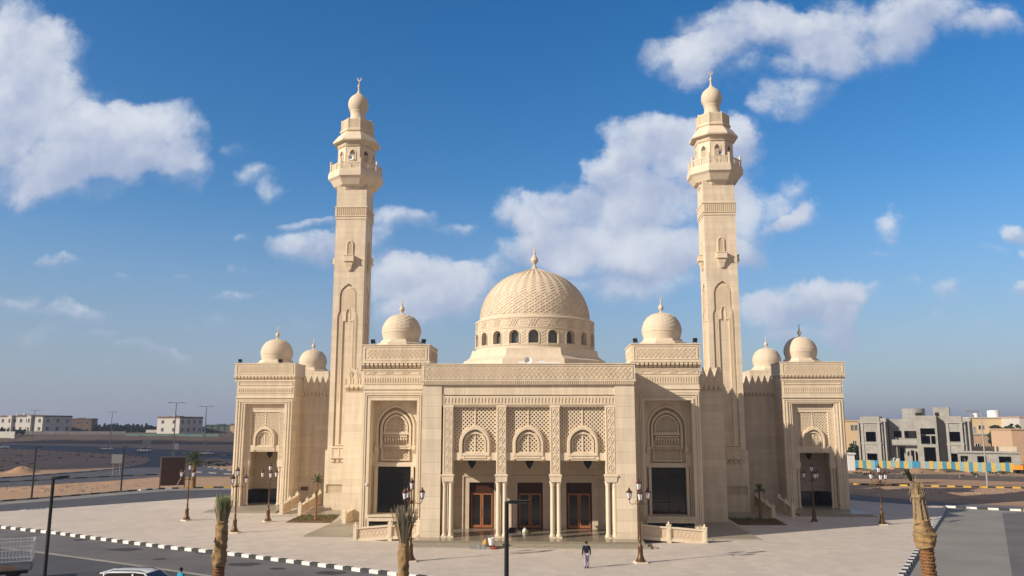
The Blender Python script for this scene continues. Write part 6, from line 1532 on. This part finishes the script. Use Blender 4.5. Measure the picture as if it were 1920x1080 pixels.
b = MB(); b.box(U(1620), U(1820), 5.7, 5.95, .1, ZR-1.0); b.build('dark_rooms', 'void', T)
cu = (U(1690)+U(1735))/2; rr = (U(1735)-U(1690))/2; zt_ = loc_z(1712, 765.5)
b = MB(); b.lathe([(rr, ZR-.8), (rr, zt_), (rr-.25, zt_), (rr-.25, zt_-.3)], 28, (cu, 5.5, 0))
b.build('round_stair_tower', 'concrete', T); b = MB(); b.box(cu+.6, cu+2.0, 5.5-rr-.03, 5.5-rr+.5, ZR-.1, zt_-1.0); b.build('tower_opening', 'void', T)
b = MB(); b.box(U(1752), U(1783), 2.9, 7, ZR-.5, loc_z(1768, 763)); b.build('square_stair_tower', 'concrete', T); b = MB(); b.box(U(1755), U(1763), 2.86, 2.9, ZR, ZR+.9); b.build('tower_opening', 'void', T)
za = loc_z(1850, 845.5)
b = MB(); ua, ub = U(1793), U(1909); b.box(ua, ub, -1.4, -1.1, za-1.1, za); ops = [(1798, 1812), (1829, 1846), (1869, 1892)]
xs = [ua]+[q for o_ in ops for q in (U(o_[0]), U(o_[1]))]+[ub]
# annex stands a little nearer than the main front
for i in range(0, len(xs), 2): b.box(xs[i], xs[i+1], -1.4, -1.1, 0, za-1.1)
b.box(ua, ua+.3, -1.1, 9, 0, za); b.box(ub-.3, ub, -1.1, 9, 0, za); b.box(ua, ub, -1.7, -1.4, za-.45, za-.2); b.build('annex_wall', 'concrete', T)
b = MB(); b.box(ua+.3, ub-.3, -1.1, 9, za-.5, za-.3); b.box(ua+.3, ub-.3, 8.7, 9.0, za-.3, za+.8); b.build('annex_roof', 'roofing', T)
b = MB(); b.box(ua+.4, ub-.4, .4, .5, .1, za-.6); b.build('dark_rooms', 'void', T)
# painted sheet fence
F0 = Vector(gp(1603, 880, -.2)); F1 = Vector(gp(1912, 887, -.2)); T = empty('sheet_fence', (F0.x, F0.y, -.2), 'fence of upright blue and yellow metal sheets before the unfinished house', 'fence', rz=math.atan2((F1-F0).y, (F1-F0).x))
L = (F1-F0).length; n = 38; w = L/n; random.seed(8)
seq = ['blue_sheet', 'yellow_sheet', 'blue_sheet', 'yellow_sheet', 'blue_sheet2', 'blue_sheet', 'yellow_sheet', 'blue_sheet', 'yellow_sheet', 'blue_sheet2', 'yellow_sheet', 'blue_sheet', 'yellow_sheet', 'blue_sheet2', 'blue_sheet', 'blue_sheet', 'tan_sheet', 'blue_sheet2', 'yellow_sheet', 'blue_sheet2', 'yellow_sheet', 'blue_sheet']
for i in range(n):
    mm = seq[i] if i < len(seq) else ('yellow_sheet', ('blue_sheet2', 'blue_sheet')[i % 4 // 2])[i % 2]
    b = MB(); h = 2.05+random.uniform(-.06, .06); x = i*w+random.uniform(-.03, .03)
    for k in range(6): b.box(x+k*w/6, x+(k+.86)*w/6, -.03-.03*(k % 2), .0, 0, h)
    b.box(x, x+w*.985, -.02, .012, 0, h-.01); b.build('sheet', mm, T)
b = MB(); b.box(0, L, .03, .1, 1.7, 1.8); b.box(0, L, .03, .1, .3, .4); b.build('rail', 'post_wood', T)
# things round the house
def boxhouse(px0, px1, Y, top, bot_z, label, m, name='villa', cat='villa', wins=(), dep=12, rz=0, roof=None):
    a, c = at(px0, top, Y), at(px1, top, Y); T = empty(name, (a.x, Y, bot_z), label, cat); W = c.x-a.x; H = a.z-bot_z
    b = MB(); b.box(0, W, 0, dep, -.5, H); b.build('wall', m, T); b = MB(); b.box(-.25, W+.25, -.25, dep+.2, H, H+.3); b.build('roof', roof or m, T)
    windows(T, ((0, 0, 0), (1, 0, 0), (0, -1, 0)), [(W*u, H*v, w, h) for u, v, w, h in wins], m='glass')
    return T, W, H
T, W, H = boxhouse(1816, 1903, 195, 784, -.2, 'cream villa with arched windows behind the unfinished house', 'wall_cream', wins=((.25, .72, 1.6, 1.1), (.56, .72, 1.8, 1.1), (.1, .6, .5, 2.2), (.42, .75, .4, .5), (.25, .3, 1.6, 1.2), (.6, .3, 1.6, 1.2)), roof='wall_white')
q = at(1866, 780, 198); b = MB(); b.lathe([(1.75, 0), (1.75, 2.0), (1.6, 2.1), (.3, 2.3)], 24, (q.x, 199, H-.2+.3)); tag(b.build('water_tank', 'plastic', smooth='auto'), 'round white water tank on the cream villa roof', 'water tank')
boxhouse(1822, 1882, 175, 815, -.2, 'low beige outbuilding with pale roof before the cream villa', 'wall_tan', name='outbuilding', cat='outbuilding', wins=((.15, .5, 1.2, 1.0),), dep=6, roof='wall_white')
boxhouse(1896, 1990, 150, 806, -.2, 'plain tan building at the right edge behind the sheet fence', 'wall_tan', name='building', cat='building', dep=10)
boxhouse(1911, 1990, 185, 783, -.2, 'taller pale building at the right edge above the tan one', 'wall_white', name='building', cat='building', wins=((.1, .6, 1.4, 1.2),), dep=10, roof='wall_tan')
boxhouse(1560, 1609, 200, 790, -.2, 'cream house with balconies between the mosque and the unfinished house', 'wall_cream', wins=((.75, .75, .9, 1.6), (.9, .75, .9, 1.6), (.8, .3, .9, 1.6)), dep=10)
boxhouse(1589, 1602, 112, 852, -.2, 'narrow white site cabin beside the mosque corner', 'plastic', name='site_cabin', cat='cabin', dep=2.5)
for i, (px, py, r, Y, lab) in enumerate(((1862, 800, 3.2, 178, 'dark tree behind the low beige outbuilding, left one'), (1888, 794, 4.2, 172, 'tall dark tree between the outbuilding and the tan building'), (1903, 799, 3.0, 170, 'dark tree touching the tan building at the right'), (1876, 800, 3.5, 172, 'dark tree in the middle of the clump beside the outbuilding'), (1600, 838, 3.0, 140, 'dark tree between the mosque and the unfinished house'))):
    bushy(px, Y, FZ(px, py, Y), -.2, r, lab, 200+i, n=700, leafs=.14)
for i, (p0, p1, top, lab) in enumerate(((1673, 1693, 857.5, 'white sheeted pile left behind the colourful fence'), (1772, 1790, 860.5, 'white sheeted pile right behind the colourful fence'))):
    a = Vector(gp((p0+p1)/2, 877, -.2)); b = MB(); w = 1.25
    hh = at(p0, top, a.y+1).z+.2; blob_tube(b, [(0, 0, 0), (0, 0, hh*.5), (0, 0, hh*.9), (0, 0, hh)], [w, w*1.05, w*.9, w*.5], 16, .12, 0, i); tag(b.build('covered_pile', 'plastic', loc=(a.x, a.y+1.4, -.2)), lab, 'pile')
x, y = gp(1640, 879, -.2); b = MB(); blob_tube(b, [(0, 0, 0), (0, 0, .3), (0, 0, .6)], [2.0, 1.8, .8], 18, .2, 0, 5); tag(b.build('covered_pile', 'plastic', loc=(x, y-1.2, -.2)), 'low white sheet heap before the left end of the colourful fence', 'pile')
x, y = gp(1921, 888, -.2); T = empty('excavator', (x, y, -.2), 'orange digger cut by the right edge beside the fence end', 'digger', rz=R(20))
b = MB(); b.slab([(-1.6, -1.2), (1.6, -1.2), (1.6, -.6), (-1.6, -.6)], 0, .7); b.slab([(-1.6, .6), (1.6, .6), (1.6, 1.2), (-1.6, 1.2)], 0, .7); b.build('track', 'darkmetal', T)
b = MB(); b.box(-1.5, 1.3, -1.1, 1.1, .8, 1.7); b.build('body', 'orange', T); b = MB(); b.box(.1, 1.2, -1.1, 0, 1.7, 2.6); b.build('cab', 'glass', T)
b = MB(); b.bar((1.2, .3, 1.6), (3.0, .3, 3.0), .3, .4); b.bar((3.0, .3, 3.0), (4.0, .3, 1.2), .25, .3); b.build('boom', 'orange', T)
# distant dark vegetation line along the horizon
def treeline(name, x0, x1, Y, h, n, label):
    random.seed(int(Y)); b = MB()
    for i in range(n):
        x = random.uniform(x0, x1); y = Y+random.uniform(-30, 30); z = random.random()**1.5*h*(1+.5*NZ.noise(Vector((x/40, 0, 0)))); s = random.uniform(.8, 2.0)
        a = Vector((random.gauss(0, 1), random.gauss(0, 1), random.gauss(0, 1))).normalized()*s; e = a.cross(Vector((random.gauss(0, 1), random.gauss(0, 1), .3))).normalized()*s*.8; q = Vector((x, y, z))
        b.add([q-a, q+e, q+a, q-e], [(0, 1, 2, 3)])
    tag(b.build(name, 'leaf_dark', fixn=False), kind='stuff')
treeline('far_wood', -520, -60, 560, 7.5, 9000, '')
treeline('far_wood', 60, 600, 420, 5, 7000, '')
#==PART5==
# ------------------------------------------------------------------ rooftop and ground clutter of the far quarter
def roof_kit(T, x0, x1, y0, y1, z, seed):
    random.seed(seed)
    for i in range(3):
        x = random.uniform(x0, x1); y = random.uniform(y0, y1)
        if i == 0: b = MB(); b.lathe([(.75, 0), (.75, 1.1), (.2, 1.35)], 14, (x, y, z)); b.build('roof_tank', 'plastic', T)
        else: b = MB(); b.box(x-.5, x+.5, y-.4, y+.4, z, z+.8); b.lathe([(.3, .81), (.3, .84)], 10, (x, y, z)); b.build('cooling_unit', 'greymetal', T)
for o in [q for q in C.objects if q.get('category') == 'villa']:
    w = [k for k in kids(o) if k.name.split('.')[0] == 'wall'][0].data; xs_ = [v.co.x for v in w.vertices]; ys_ = [v.co.y for v in w.vertices]; zs_ = max(v.co.z for v in w.vertices)
    roof_kit(o, min(xs_)+1.5, max(xs_)-1.5, 1, min(max(ys_), 8)-1, zs_+(.9 if o.location.x < 0 else .3), int(o.location.x))
# oil stains and repairs on the asphalt
random.seed(77)
for (px, py, r) in ((455, 1058, .7), (45, 1008, .6), (385, 1036, .5), (235, 1030, .8), (150, 1012, .45), (620, 1074, .6), (520, 1066, .35), (300, 1048, .3)):
    x, y = gp(px, py, -.15); n = 16; b = MB()
    b.add([(x+r*(1+.5*NZ.noise(Vector((math.cos(2*PI*i/n)+px, math.sin(2*PI*i/n), 0))))*math.cos(2*PI*i/n)*1.6, y+r*(1+.5*NZ.noise(Vector((math.cos(2*PI*i/n), math.sin(2*PI*i/n)+py, 0))))*math.sin(2*PI*i/n), -.1455) for i in range(n)], [tuple(range(n))])
    struct('road_stain', b, 'asphalt_stain', fixn=False)
# low desert shrubs and stones, uncountable
def scatter(name, m, regions, n, smin, smax, seed):
    random.seed(seed); b = MB()
    for i in range(n):
        (xa, xb, ya, yb) = random.choice(regions); px = random.uniform(xa, xb); py = random.uniform(ya, yb)
        x, y = gp(px, py, -.19); s = random.uniform(smin, smax)
        for k in range(5 if name == 'scrub' else 1):
            q = Vector((x+random.gauss(0, s*.6), y+random.gauss(0, s*.6), -.19+random.uniform(.1, .5)*s)); a = Vector((random.gauss(0, 1), random.gauss(0, 1), random.gauss(0, .6))).normalized()*s*.6; e = a.cross(Vector((random.gauss(0, 1), random.gauss(0, 1), .3))).normalized()*s*.45
            b.add([q-a, q+e, q+a, q-e], [(0, 1, 2, 3)])
    tag(b.build(name, m, fixn=False), kind='stuff')
scatter('scrub', 'leaf_dark', [(20, 250, 849, 868), (1600, 1900, 882, 892), (0, 60, 855, 888), (380, 430, 866, 876)], 110, .2, .6, 31)
scatter('rubble', 'block', [(10, 280, 905, 924), (1600, 1910, 884, 896), (1600, 1910, 916, 930), (20, 250, 850, 885)], 700, .08, .3, 32)

# a real cloud high to the left, outside the view, that shades the waste ground beyond the back road
b = MB(); random.seed(3)
for (x, y, rx, ry) in ((-230, 235, 175, 130), (-95, 205, 62, 85), (-330, 150, 120, 70), (-150, 150, 80, 55), (-400, 260, 110, 90)):
    st = len(b.v); b.lathe([(1.0*math.cos(a), 14*math.sin(a)) for a in [R(-88+176*i/10) for i in range(11)]], 40)
    for i in range(st, len(b.v)):
        v = Vector(b.v[i]); k = 1+.22*NZ.noise(Vector((v.x*2.1+x, v.y*2.1+y, 0))); b.v[i] = (v.x*rx*k+x-719, v.y*ry*k+y-424, v.z+400)
struct('cloud', b, 'wall_white', smooth=True)

# air: one closed box of thin pale haze round the camera and everything built
b = MB(); b.box(-3010, 3010, -410, 5010, -2.2, 62)
hz = bpy.data.materials.new('haze'); hz.use_nodes = True; hz.node_tree.nodes.clear()
pv = hz.node_tree.nodes.new('ShaderNodeVolumePrincipled'); ho = hz.node_tree.nodes.new('ShaderNodeOutputMaterial')
pv.inputs['Color'].default_value = (0.72, 0.8, 1.0, 1); pv.inputs['Density'].default_value = 0.0003; pv.inputs['Anisotropy'].default_value = 0.3
hz.node_tree.links.new(pv.outputs[0], ho.inputs['Volume'])
tag(b.build('haze', hz), kind='stuff')
